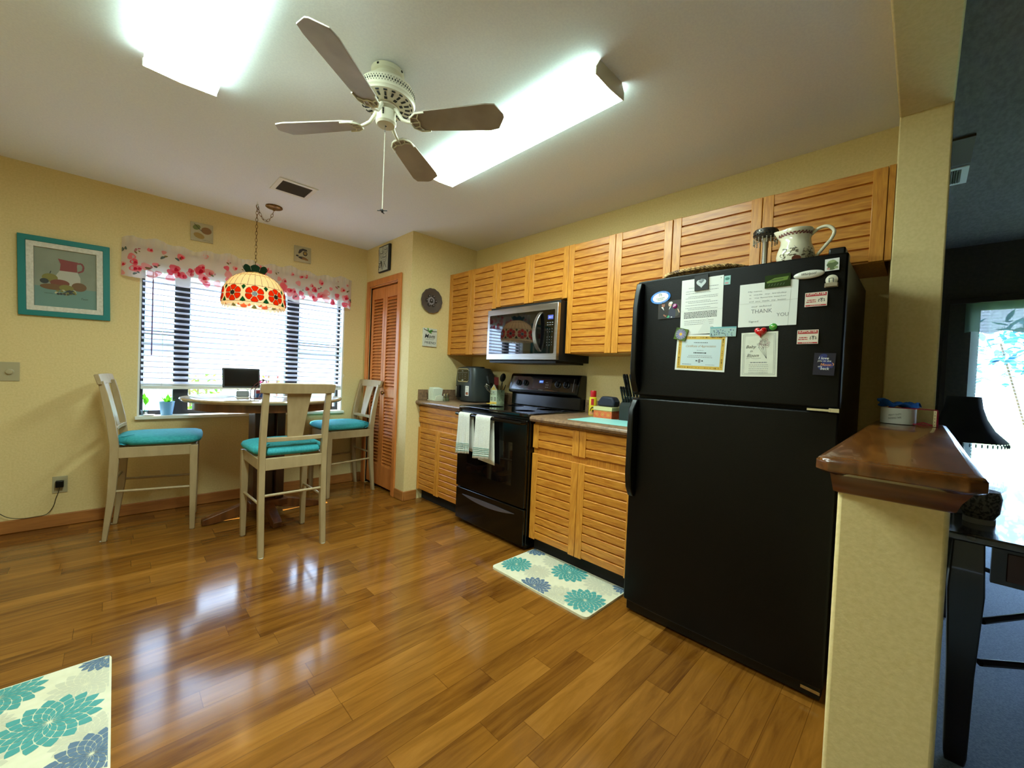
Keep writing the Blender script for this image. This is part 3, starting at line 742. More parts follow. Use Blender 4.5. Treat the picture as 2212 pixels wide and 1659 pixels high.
def fan():
    cx, cy = -1.825, -2.535
    t = thing('ceiling_fan', 'off-white four blade ceiling fan with pull chain', 'ceiling fan', (cx, cy, HC))
    c = obj('canopy', MB().lathe([(.06, HC-.001), (.067, HC-.005), (.067, HC-.024), (.060, HC-.030), (.057, HC-.042), (.060, HC-.062)], (cx, cy, 0), 40), M_cream, t, sharp=30)
    s = MB()
    for k in range(4):
        a = k*pi/2+.5; s.obox((cx+.067*cos(a), cy+.067*sin(a), HC-.014), (-sin(a), cos(a), 0), (0, 0, 1), .004, .003, .003)
    obj('screw', s, M_blackm, c)
    b = MB().lathe([(.06, HC-.0625), (.088, HC-.066), (.106, HC-.075), (.113, HC-.086), (.114, HC-.118), (.117, HC-.121), (.117, HC-.126), (.114, HC-.129), (.111, HC-.138), (.09, HC-.147), (.035, HC-.150)], (cx, cy, 0), 56)
    # pierced band round the side and slots underneath
    for k in range(64):
        a = 2*pi*k/64
        for j, (h, ww) in enumerate(((.093, .0016), (.102, .0026), (.111, .0016))):
            aa = a+(.05 if j != 1 else 0); r_ = .1142
            b.obox((cx+r_*cos(aa), cy+r_*sin(aa), HC-h), (-sin(aa), cos(aa), 0), (0, 0, 1), ww*.8, .0036 if j == 1 else .0016, .0006, 1)
    for k in range(20):
        a = 2*pi*k/20+.1
        b.obox((cx+.085*cos(a), cy+.085*sin(a), HC-.1482), (cos(a), sin(a), 0), (-sin(a), cos(a), 0), .010, .0038, .0016, 1)
        b.obox((cx+.102*cos(a), cy+.102*sin(a), HC-.1428), (cos(a), sin(a), 0), (-sin(a), cos(a), 0), .0022, .007, .0018, 1)
        if k % 2: b.obox((cx+.062*cos(a), cy+.062*sin(a), HC-.1495), (cos(a), sin(a), 0), (-sin(a), cos(a), 0), .006, .006, .0016, 1)
    obj('motor_housing', b, [M_cream, M_tblk], t, sharp=30)
    obj('flywheel', MB().lathe([(.045, HC-.1505), (.045, HC-.158), (.026, HC-.162)], (cx, cy, 0), 32), M_cream, t)
    h = MB().lathe([(.024, HC-.1625), (.026, HC-.169), (.039, HC-.171), (.039, HC-.207), (.042, HC-.209), (.042, HC-.218), (.036, HC-.226), (.004, HC-.229)], (cx, cy, 0), 36)
    h.lathe([(.0, HC-.2315), (.004, HC-.2295)], (cx, cy, 0), 12, 1)
    for k in (0, 1, 2): h.obox((cx-.0275, cy-.0275, HC-.179-.009*k), (1, -1, 0), (0, 0, 1), .003, .003+.002*(k == 1), .0006, 1)
    obj('switch_housing', h, [M_cream, M_blackm], t, sharp=35)
    zb = 2.224
    for k in range(4):
        a = rad(36.5+90*k); R = Vector((cos(a), sin(a), 0)); Sd = Vector((-sin(a), cos(a), 0)); tilt = rad(-12)
        U = Sd*cos(tilt)+Vector((0, 0, 1))*sin(tilt); N = R.cross(U)
        o = Vector((cx, cy, zb))
        out = [(.130, -.038), (.116, -.020), (.116, .020), (.130, .038), (.18, .050), (.44, .064), (.478, .056), (.506, .004), (.506, -.012), (.478, -.060), (.44, -.064), (.18, -.050)]
        vs = [o+R*x+U*y-N*.003 for x, y in out]+[o+R*x+U*y+N*.003 for x, y in out]; n = len(out)
        b = MB(); b.add(vs, [tuple(range(n)), tuple(range(n, 2*n))[::-1]]+[(i+n, (i+1) % n+n, (i+1) % n, i) for i in range(n)])
        bl = obj('blade', b, M_blade, t, bevel=.0015)
        q = MB(); P = lambda x, y, h: o+R*x+U*y+N*h
        q.tube([o+R*.040+Vector((0, 0, .058)), o+R*.055+Vector((0, 0, .034)), o+R*.072+Vector((0, 0, .010)), o+R*.095+Vector((0, 0, .0)), P(.120, 0, -.0065)], [.009, .008, .008, .007, .006], 8)
        q.tube([P(.185, -.047, -.006), P(.145, -.045, -.006), P(.118, -.026, -.006), P(.112, 0, -.006), P(.118, .026, -.006), P(.145, .045, -.006), P(.185, .047, -.006)], .0038, 6)
        q.tube([P(.158, -.040, -.006), P(.145, -.02, -.006), P(.152, 0, -.006), P(.145, .02, -.006), P(.158, .040, -.006)], .003, 6)
        q.tube([P(.114, 0, -.006), P(.152, 0, -.006)], .003, 6)
        q.tube([P(.12, -.026, -.006), P(.146, -.02, -.006)], .0026, 6); q.tube([P(.12, .026, -.006), P(.146, .02, -.006)], .0026, 6)
        obj('blade_bracket', q, M_cream, bl, sharp=60)
    ch = MB(); x, y = cx-.006, cy-.006; z = HC-.230
    ch.tube([(x, y, z), (x, y, z-.03)], .0012, 6, 1)
    z -= .032; 
    while z > 1.862:
        ch.ell((x, y, z), .0022, .0022, .0026, 6, 4); z -= .0056
    ch.tube([(x, y, HC-.26), (x, y, 1.86)], .0006, 4)
    pc = obj('pull_chain', ch, [M_cream, M_blackm], t)
    f = MB().lathe([(.0, .008), (.005, .005), (.005, -.004), (.0, -.009)], (x, y, 1.853), 10)
    for k in range(4):
        a = k*pi/2+.77; f.obox((x+.012*cos(a), y+.012*sin(a), 1.852+(.002 if k % 2 else -.002)), (cos(a), sin(a), 0), (0, 0, 1), .009, .0012, .0025)
    obj('fan_shaped_fob', f, M_blackm, pc)
fan()

# ------------------------------------------------------------------ stained glass swag lamp
def swag_lamp():
    cx, cy = -1.860, -.508
    t = thing('hanging_lamp', 'lit stained glass dome lamp with red poppies hanging by a chain', 'hanging lamp', (cx, cy, 1.63))
    prof = [(.060, 1.882), (.095, 1.872), (.130, 1.853), (.162, 1.824), (.186, 1.788), (.202, 1.748), (.210, 1.705), (.212, 1.662), (.212, 1.640)]
    cream = sheer('glowing_cream_glass', (250, 226, 176), .0, .75)
    redg = sheer('red_glass', (236, 52, 12), 0, .7); grg = sheer('green_glass', (20, 92, 48), 0, .6)
    drk = mat('lead_came', (38, 28, 20), .5, metal=.4); black = mat('dark_brown_glass', (36, 34, 26), .3)
    def rz(z):
        for (r0, z0), (r1, z1) in zip(prof, prof[1:]):
            if z0 >= z >= z1: return r0+(r1-r0)*(z0-z)/(z0-z1)
        return prof[-1][0]
    def P(th, z, off=.0): r = rz(z)+off; return Vector((cx+r*cos(th), cy+r*sin(th), z))
    b = MB(); n = 72
    vs = [];
    for r, z in prof:
        for k in range(n): vs.append((cx+r*cos(2*pi*k/n), cy+r*sin(2*pi*k/n), z))
    fs = [(i*n+k, (i+1)*n+k, (i+1)*n+(k+1) % n, i*n+(k+1) % n) for i in range(len(prof)-1) for k in range(n)]
    b.add(vs, fs)
    # scalloped skirt
    for k in range(36):
        a0 = 2*pi*k/36; m = 6; pts = [P(a0, 1.641), P(a0+2*pi/36, 1.641)]
        for j in range(m+1):
            u = 1-j/m; a = a0+2*pi/36*u; dz = .012+.014*sin(pi*u)**.6; pts.append(Vector((cx+(.212-.003)*cos(a), cy+(.212-.003)*sin(a), 1.641-dz)))
        b.add(pts, [tuple(range(len(pts)))])
    dome = obj('glass_dome', b, cream, t, sharp=50)
    def blob(mb, th, z, pts, off, mi=0):
        mb.add([P(th+x/.205, z+y, off) for x, y in pts], [tuple(range(len(pts)))], mi)
    th0 = math.atan2(-4.17-cy, -2.62-cx)
    nf = 9
    for k in range(nf):
        th = th0+2*pi*k/nf; mb = MB()
        for j in range(6):
            a = j*pi/3+pi/6+pi/6*0; pet = []
            for q in range(11):
                u = -1+2*q/10; aa = a+u*.47; rr = .060*(1-.12*abs(u)**3)-.004*(1-u*u)*0; pet.append((rr*cos(aa), rr*sin(aa)))
            pet += [(.022*cos(a+.42), .022*sin(a+.42)), (.022*cos(a-.42), .022*sin(a-.42))]
            mbv = [P(th+x/.205, 1.700+y, .0022) for x, y in pet]; mb.add(mbv, [tuple(range(len(pet)))], 0)
            lp = [P(th+x/.205, 1.700+y, .003) for x, y in pet]; mb.tube(lp, .0013, 4, 1, closed=True)
        blob(mb, th, 1.700, [(.019*cos(a), .019*sin(a)) for a in [i*pi/3+pi/6 for i in range(6)]], .003, 2)
        obj('poppy_panel', mb, [redg, drk, black], dome, sharp=50)
        mb = MB(); tm = th+pi/nf
        blob(mb, tm, 1.747, [(-.016, .004), (0, .018), (.016, .004), (.0, -.022)], .0024); blob(mb, tm, 1.655, [(-.020, -.010), (0, -.018), (.020, -.010), (0, .022)], .0024)
        obj('leaf_panel', mb, grg, dome)
    lead = MB()
    for k in range(27):
        a = th0+2*pi*k/27; lead.tube([P(a, z, .0008) for z in (1.881, 1.865, 1.845, 1.818, 1.785, 1.76)], .0012, 4)
    for z in (1.852, 1.765): lead.tube([P(2*pi*k/48, z, .0008) for k in range(48)], .0012, 4, closed=True)
    lead.tube([P(2*pi*k/48, 1.641, .0008) for k in range(48)], .0012, 4, closed=True)
    obj('lead_came', lead, drk, dome)
    c = MB(); nn = 8
    for k in range(nn):
        a0 = 2*pi*k/nn+.2; pts = []
        w_ = 2*pi/nn*.96
        for (r_, z_, e) in ((.060, 1.886, 0), (.085, 1.925, 0)):
            pass
        low = [(.058, a0), (.058, a0+w_*.5), (.058, a0+w_)]; top = []
        for j in range(7):
            u = j/6; top.append((.086, a0+w_*(1-u), 1.922+.016*sin(pi*u)))
        pts = [Vector((cx+r_*cos(a), cy+r_*sin(a), 1.884)) for r_, a in low]+[Vector((cx+r_*cos(a), cy+r_*sin(a), z)) for r_, a, z in top]
        c.add(pts, [tuple(range(len(pts)))])
    c.lathe([(.061, 1.880), (.061, 1.888), (.0, 1.889)], (cx, cy, 0), 32, 1)
    obj('crown', c, [sheer('dark_green_glass', (36, 64, 48), 0, .35), M_brass], t, sharp=50)
    bulb = MB().ell((cx, cy, 1.765), .03, .03, .036, 16, 10)
    obj('bulb', bulb, emis('warm_bulb', (255, 214, 150), 14), t)
    obj('socket', MB().lathe([(.016, 1.800), (.018, 1.84), (.012, 1.878)], (cx, cy, 0), 16), M_brass, t)
    # chain
    def chain(pts, rot0=0):
        mb = MB(); pts = [Vector(p) for p in pts]
        # resample at link pitch
        pitch = .026; acc = [pts[0]]; cur = pts[0]; i = 1
        while i < len(pts):
            d = (pts[i]-cur).length
            if d >= pitch: cur = cur+(pts[i]-cur)*(pitch/d); acc.append(cur)
            else: i += 1
        for k in range(len(acc)-1):
            a, c_ = acc[k], acc[k+1]; T = (c_-a).normalized(); ctr = (a+c_)/2
            s1 = T.cross(Vector((0.7, .7, 0.1))).normalized(); s2 = T.cross(s1)
            S = s1 if k % 2 else s2; S = (s1*cos(.7)+s2*sin(.7)) if k % 2 else (-s1*sin(.7)+s2*cos(.7))
            lp = [ctr+T*(.0165*cos(q))+S*(.0075*sin(q)) for q in [2*pi*j/12 for j in range(12)]]
            mb.tube(lp, .0017, 5, 0, closed=True)
        return mb
    mb = chain([(cx, cy, HC-.022), (cx, cy, 1.89)])
    cc = (-1.744, -.504)
    sag = []
    for k in range(25):
        u = k/24; x = cx+(cc[0]-cx)*u; z = HC-.03-.62*u*(1-u)**.9*.62-.0; sag.append((x, cy+.004*u, z))
    m2 = chain(sag); mb.add(m2.v, m2.f)
    mb.lathe([(.003, 0), (.008, .01), (.003, .02), (.006, .03)], (cx, cy, 1.885), 10)
    obj('chain', mb, M_brass, t)
    obj('ceiling_hook', MB().tube([(cx, cy, HC-.001), (cx, cy, HC-.012), (cx+.008, cy, HC-.018), (cx+.006, cy, HC-.028), (cx-.004, cy, HC-.028), (cx-.006, cy, HC-.022)], .0022, 6), M_white, t)
    obj('ceiling_canopy', MB().lathe([(.058, HC-.0005), (.060, HC-.008), (.052, HC-.014), (.03, HC-.02), (.010, HC-.022), (.008, HC-.032), (.0, HC-.034)], (cc[0], cc[1], 0), 32), M_brass, t)
swag_lamp()

# ------------------------------------------------------------------ blinds, valance, sill
BX0, BX1 = -2.482, -.976
def blinds():
    bl = sheer('white_blind_slat', (222, 222, 238), 0, .2)
    t = thing('window_blinds', 'white horizontal slat blinds lowered over the window', 'blinds', (-1.73, .04, .96), 0)
    z = 1.005; s = MB()
    while z < 1.86:
        pr = [(.018, z-.0100), (.040, z+.0010), (.064, z+.0090), (.063, z+.0115), (.039, z+.0036), (.017, z-.0074)]
        s.prism(pr, 'x', BX0, BX1); z += .0433
    obj('slats', s, bl, t)
    obj('head_rail', MB().box(BX0, BX1, .012, .068, 1.87, 1.92), M_white, t)
    obj('bottom_rail', MB().box(BX0, BX1, .014, .066, .958, .982), M_white, t, bevel=.004)
    sp = MB()
    for k in range(3): sp.box(BX0, BX1, .016, .066, .9845+k*.0052, .9875+k*.0052)
    obj('stacked_slats', sp, M_white, t)
    for x in (-2.36, -1.93, -1.56, -1.04):
        obj('ladder_cord', MB().tube([(x, .013, 1.87), (x, .013, .98)], .0011, 5).tube([(x, .069, 1.87), (x, .069, .98)], .0011, 5), M_white, t)
    obj('tilt_wand', MB().tube([(-2.425, .004, 1.86), (-2.425, .002, 1.22)], .0045, 8), mat('violet_grey_wand', (124, 104, 150), .3), t)
    obj('lift_cord', MB().tube([(-1.03, .005, 1.87), (-1.03, .004, 1.3)], .0013, 5).ell((-1.03, .004, 1.285), .006, .006, .014, 8, 6), M_white, t)
    cl = MB().tube([(-.953, -.004, 1.12), (-.952, -.012, 1.105), (-.953, -.004, 1.09)], .002, 6)
    tag(obj('cord_cleat', cl, M_white), 'small white cord cleat on the wall right of the window', 'cleat')
blinds()

def valance():
    X0, X1, ZB, ZR, ZT = -2.604, -.908, 1.795, 2.030, 2.085
    rnd = random.Random(11)
    ph = [(rnd.uniform(18, 60), rnd.uniform(0, 6), rnd.uniform(.2, 1)) for _ in range(5)]
    def surf(x, z, off=0):
        a = sum(wt*sin(f*x+p) for f, p, wt in ph)/2.6
        k = 1 if z < ZR else .8
        amp = .013+.010*(ZR-z)/(ZR-ZB) if z < ZR else .012
        y = -.078+amp*a*k
        if x < X0+.06: y += .065*((X0+.06-x)/.06)
        if x > X1-.06: y += .065*((x-X1+.06)/.06)
        if abs(z-ZR) < .006: y += .006
        return Vector((x, min(y, -.004)-off, z))
    def bot(x): return ZB+.008*sin(x*23)+.012*sin(x*7+1)-.012
    def top(x): return ZT+.010*sin(x*41)+.012*sin(x*13+2)-.008
    mb = MB()
    def fn(u, v):
        x = X0+(X1-X0)*u
        z = bot(x)+(ZR-bot(x))*min(v/.8, 1) if v <= .8 else ZR+(top(x)-ZR)*(v-.8)/.2
        p = surf(x, z)
        if v > .8: p.y += .006*sin(x*150+3*v)
        return p
    mb.grid(fn, 260, 12)
    def blobm(cx, cz, rx, rz_, rot, mi, n=12, wob=.15):
        pts = []
        for k in range(n):
            a = 2*pi*k/n; r = 1+wob*sin(3*a+rot*5); ax, az = rx*r*cos(a), rz_*r*sin(a)
            x = cx+ax*cos(rot)-az*sin(rot); z = cz+ax*sin(rot)+az*cos(rot)
            x = min(max(x, X0+.002), X1-.002); z = min(max(z, bot(x)+.002), top(x)-.004); pts.append(surf(x, z, .0016+.0002*mi))
        c_ = surf(cx, min(max(cz, ZB+.004), ZT-.01), .0016+.0002*mi); b = mb.add([c_]+pts, [])
        for k in range(n): mb.f.append((b, b+1+k, b+1+(k+1) % n)); mb.m.append(mi)
    x = X0+.03
    while x < X1-.02:
        for band, nn in ((ZB+.045, 2), (ZB+.10, 2), (ZB+.165, 1), (ZB+.215, 1)):
            for _ in range(nn):
                cz = band+rnd.uniform(-.028, .028); cx = x+rnd.uniform(-.045, .045)
                lowb = band < ZB+.14
                if rnd.random() < (.9 if lowb else .5):
                    r = rnd.uniform(.019, .034) if lowb else rnd.uniform(.014, .026)
                    blobm(cx, cz, r, r*.95, rnd.uniform(0, 3), rnd.choice((1, 1, 2, 2, 3)))
                    if rnd.random() < .5: blobm(cx+r*.3, cz-r*.1, r*.45, r*.4, 1, 4)
                elif rnd.random() < .75:
                    r = rnd.uniform(.005, .012); blobm(cx, cz, r*1.5, r*.8, rnd.uniform(0, 3), rnd.choice((5, 6, 6, 7)))
                    blobm(cx+.018, cz+.012, r, r*.6, rnd.uniform(0, 3), rnd.choice((5, 6, 7)))
        x += .082
    ms = [sheer('sheer_white_cloth', (236, 226, 222), .34, .5)]+[sheer(n_, c_, a_, .6) for n_, c_, a_ in (('pink_petal', (252, 130, 140), .2), ('coral_petal', (250, 160, 160), .25), ('rose_petal', (246, 90, 112), .15), ('red_petal', (220, 40, 70), .1), ('grey_leaf', (90, 112, 108), .15), ('olive_leaf', (128, 112, 66), .15), ('dusty_bud', (190, 116, 128), .2))]
    tag(obj('valance', mb, ms, None, sharp=180), 'sheer white valance printed with pink and red flowers over the window', 'valance')
    tag(obj('curtain_rod', MB().tube([(X0+.03, -.002, ZR), (X0+.03, -.022, ZR+.001), (X1-.03, -.022, ZR+.001), (X1-.03, -.002, ZR)], .004, 8), M_brass), 'thin metal rod carrying the flowered valance', 'curtain rod')
valance()

def leafmesh(mb, base, tip, width, droop=.02, mi=0, up=Vector((0, 0, 1))):
    base, tip = Vector(base), Vector(tip); T = tip-base; S = T.cross(up).normalized()
    n = 7; vs = []
    for k in range(n+1):
        u = k/n; c = base+T*u+Vector((0, 0, -droop*u*u)); w_ = width*sin(pi*min(u*1.05+.04, 1))**.8
        vs += [c-S*w_, c+Vector((0, 0, -.15*w_)), c+S*w_]
    mb.add(vs, [(3*i+j, 3*i+j+1, 3*i+4+j, 3*i+3+j) for i in range(n) for j in (0, 1)], mi)

def sill_things():
    lf = sheer('young_leaf', (96, 176, 40), 0, .5)
    t = thing('potted_plant', 'green leafy plant in a sky blue pot on the window sill', 'potted plant', (-2.325, .035, .752))
    obj('pot', MB().lathe([(.0, .0), (.036, .0), (.048, .10), (.051, .105), (.048, .105), (.044, .09), (.0, .088)], (-2.325, .034, .7525), 28), mat('sky_blue_ceramic', (116, 170, 216), .35), t)
    obj('soil', MB().lathe([(.043, .0), (.0, .004)], (-2.325, .034, .843), 16), M_darkm, t)
    rnd = random.Random(5); b = MB()
    for k in range(14):
        a = rnd.uniform(0, 6.28); l = rnd.uniform(.02, .075); h = rnd.uniform(.02, .09)
        leafmesh(b, (-2.325+.01*cos(a), .034+.006*sin(a), .846), (-2.325+l*cos(a), .034+.035*sin(a)*.6, .85+h), rnd.uniform(.008, .014), .02)
    obj('leaves', b, lf, t)
    t = thing('potted_plant', 'small pale plant hanging a single heart leaf at the left end of the sill', 'potted plant', (-2.45, .06, .752))
    obj('pot', MB().lathe([(.0, 0), (.02, 0), (.024, .04), (.021, .04), (.0, .036)], (-2.455, .05, .7525), 18), glassmat('clear_jar', (220, 235, 235), .2), t)
    b = MB(); b.tube([(-2.455, .05, .78), (-2.45, .045, .87), (-2.44, .04, .90)], .0018, 5)
    leafmesh(b, (-2.445, .03, .895), (-2.452, .02, .83), .017, 0, up=Vector((0, -1, 0))); leafmesh(b, (-2.455, .05, .86), (-2.46, .05, .93), .012, 0, up=Vector((0, -1, 0)))
    obj('leaves', b, lf, t)
    tag(obj('saucer', MB().lathe([(.0, 0), (.026, 0), (.036, .008), (.033, .008), (.0, .003)], (-2.43, .002, .7525), 24), M_white), 'small white dish lying at the left end of the window sill', 'dish')
sill_things()

# outside: shrubs, tree, neighbour house
def outside():
    struct('ground', MB().box(-30, 30, .3, 40, -.3, -.25).box(2.9, 40, -30, .3, -.3, -.25), noisemat('lawn', (120, 150, 90), (160, 190, 120), scale=3, rough=.9))
    def shrub(name, lab, cat, c, r, h, n, ms, seed, lw=.03, sp=1.0):
        rnd = random.Random(seed); t = thing(name, lab, cat, c)
        s = MB(); b = MB()
        for k in range(1 if name == 'tree' else 10):
            a = rnd.uniform(0, 6.28); s.tube([c, (c[0]+r*.6*cos(a), c[1]+r*.6*sin(a), c[2]+h*rnd.uniform(.6, 1))], .012, 5)
        for k in range(n):
            a = rnd.uniform(0, 6.28); q = r*rnd.random()**.5; z = c[2]+h*(rnd.uniform(.62, .92) if name == 'tree' else rnd.uniform(.1, 1)); p = Vector((c[0]+q*cos(a), c[1]+q*sin(a), z))
            d = Vector((rnd.uniform(-1, 1), rnd.uniform(-1, 1), rnd.uniform(-.3, 1)))*lw*2
            leafmesh(b, p, p+d, lw*.4, .02, rnd.choice(range(len(ms))))
        obj('stems', s, noisemat('bark', (90, 70, 50), (120, 96, 70)), t); obj('foliage', b, ms, t)
    g = [sheer('lime_leaf', (140, 215, 60), 0, .5), sheer('fresh_leaf', (90, 180, 50), 0, .5)]  # two leaf greens drawn at random per leaf
    shrub('shrub', 'bright green shrub outside the lower left of the kitchen window', 'shrub', (-1.95, 1.6, -.25), .26, 1.28, 500, g, 1, .045)
    shrub('flower_bush', 'pink flowering bush outside the window behind the tablet', 'bush', (-1.25, 1.6, -.25), .18, 1.33, 260, [sheer('hot_pink_petal', (250, 50, 110), 0, .5)]*2+g[:1], 2, .035)
    shrub('tree', 'leafy tree seen through the patio door of the far room', 'tree', (5.6, -5.35, -.25), .8, 2.6, 380, [mat('bluish_leaf', (30, 110, 150), .6), mat('bluish_leaf_light', (60, 150, 190), .6)], 3, .09)
    t = thing('neighbour_house', 'pale neighbouring house with blue windows beyond the kitchen window', 'house', (-.5, 8, -.25))
    obj('wall', MB().box(-6, 6, 8, 11, -.25, 3.4), mat('white_siding', (246, 246, 250), .7), t)
    for a, c in ((-2.6, -.5), (.5, 1.8)):
        w_ = obj('window', MB().box(a-.08, c+.08, 7.96, 7.999, 1.2, 2.6), M_white, t); obj('pane', MB().box(a, c, 7.945, 7.959, 1.28, 2.52), mat('blue_pane', (130, 180, 235), .3), w_)
outside()

# ------------------------------------------------------------------ dining: table, chairs
def table():
    cx, cy = -1.76, -.56
    t = thing('dining_table', 'oval counter-height pedestal table under the window', 'table', (cx, cy, 0))
    def oval(a, b_, n=64, p=2.0): return [(cx+a*(abs(cos(q))**(2/p))*(1 if cos(q) > 0 else -1), cy+b_*(abs(sin(q))**(2/p))*(1 if sin(q) > 0 else -1)) for q in [2*pi*k/n for k in range(n)]]
    rg = [(.530, .905), (.540, .912), (.545, .922), (.540, .931), (.525, .934)]
    n = 64; vs = []
    for a, z in rg: vs += [(x, y, z) for x, y in oval(a, a-.05, n)]
    m = len(rg); b = MB(); b.add(vs, [tuple(range(n))[::-1], tuple((m-1)*n+k for k in range(n))]+[(i*n+k, i*n+(k+1) % n, (i+1)*n+(k+1) % n, (i+1)*n+k) for i in range(m-1) for k in range(n)])
    d = Dec(b, (cx, cy, .934), (1, 0, 0), (0, 1, 0), .0004)
    d.line([(0, -.472), (0, .472)], .002, 1)
    ring = [(x-cx, y-cy) for x, y in oval(.485, .435)]; d.line(ring+[ring[0]], .004, 1)
    obj('table_top', b, [noisemat('limed_table_top', (168, 142, 108), (188, 162, 128), scale=5, stretch=(1, 6, 1), rough=.16, coat=.4), mat('table_seam', (110, 84, 56), .5)], t, sharp=30)
    o1, o2 = oval(.47, .42), oval(.452, .402); ap = MB(); vs = [(x, y, z) for z in (.845, .9048) for o_ in (o1, o2) for x, y in o_]
    ap.add(vs, [(k, (k+1) % n, 2*n+(k+1) % n, 2*n+k) for k in range(n)]+[(n+(k+1) % n, n+k, 3*n+k, 3*n+(k+1) % n) for k in range(n)]+[(k, n+k, n+(k+1) % n, (k+1) % n) for k in range(n)]+[(2*n+k, 2*n+(k+1) % n, 3*n+(k+1) % n, 3*n+k) for k in range(n)])
    wd = noisemat('walnut_stain', (84, 44, 16), (122, 70, 28), scale=5, stretch=(4, 4, 1), rough=.35, dist=.5)
    obj('apron', ap, wd, t)
    pe = MB(); 
    for sx in (-1, 1):
        pe.box(cx+sx*.075-.03, cx+sx*.075+.03, cy-.10, cy+.10, .14, .8445)
    pe.box(cx-.045, cx+.045, cy-.045, cy+.045, .14, .8445)
    obj('pedestal', pe, noisemat('dark_walnut', (40, 20, 10), (66, 36, 18), scale=5, stretch=(4, 4, 1), rough=.35), t, bevel=.006)
    obj('pedestal_base', MB().box(cx-.13, cx+.13, cy-.13, cy+.13, .085, .1395), wd, t, bevel=.008)
    for a in (0, pi/2, pi, 3*pi/2):
        R = Vector((cos(a), sin(a), 0)); U = Vector((0, 0, 1)); S = Vector((-sin(a), cos(a), 0)); l = .40 if a != 3*pi/2 else .37
        pr = [(.06, .0848), (.10, .0848), (.10, .03), (l-.03, .0), (l, .0), (l, .028), (.135, .115), (.1305, .0848)]
        pr = [(.07, .0845), (.132, .0845), (.132, .122), (l-.01, .046), (l, .04), (l, .002), (l-.06, .002), (.09, .05)]
        b = MB(); n2 = len(pr); vs = [Vector((cx, cy, 0))+R*x+U*z+S*s_ for s_ in (-.03, .03) for x, z in pr]
        b.add(vs, [tuple(range(n2)), tuple(range(n2, 2*n2))[::-1]]+[(n2+i, n2+(i+1) % n2, (i+1) % n2, i) for i in range(n2)])
        obj('foot', b, wd, t, bevel=.004)
table()

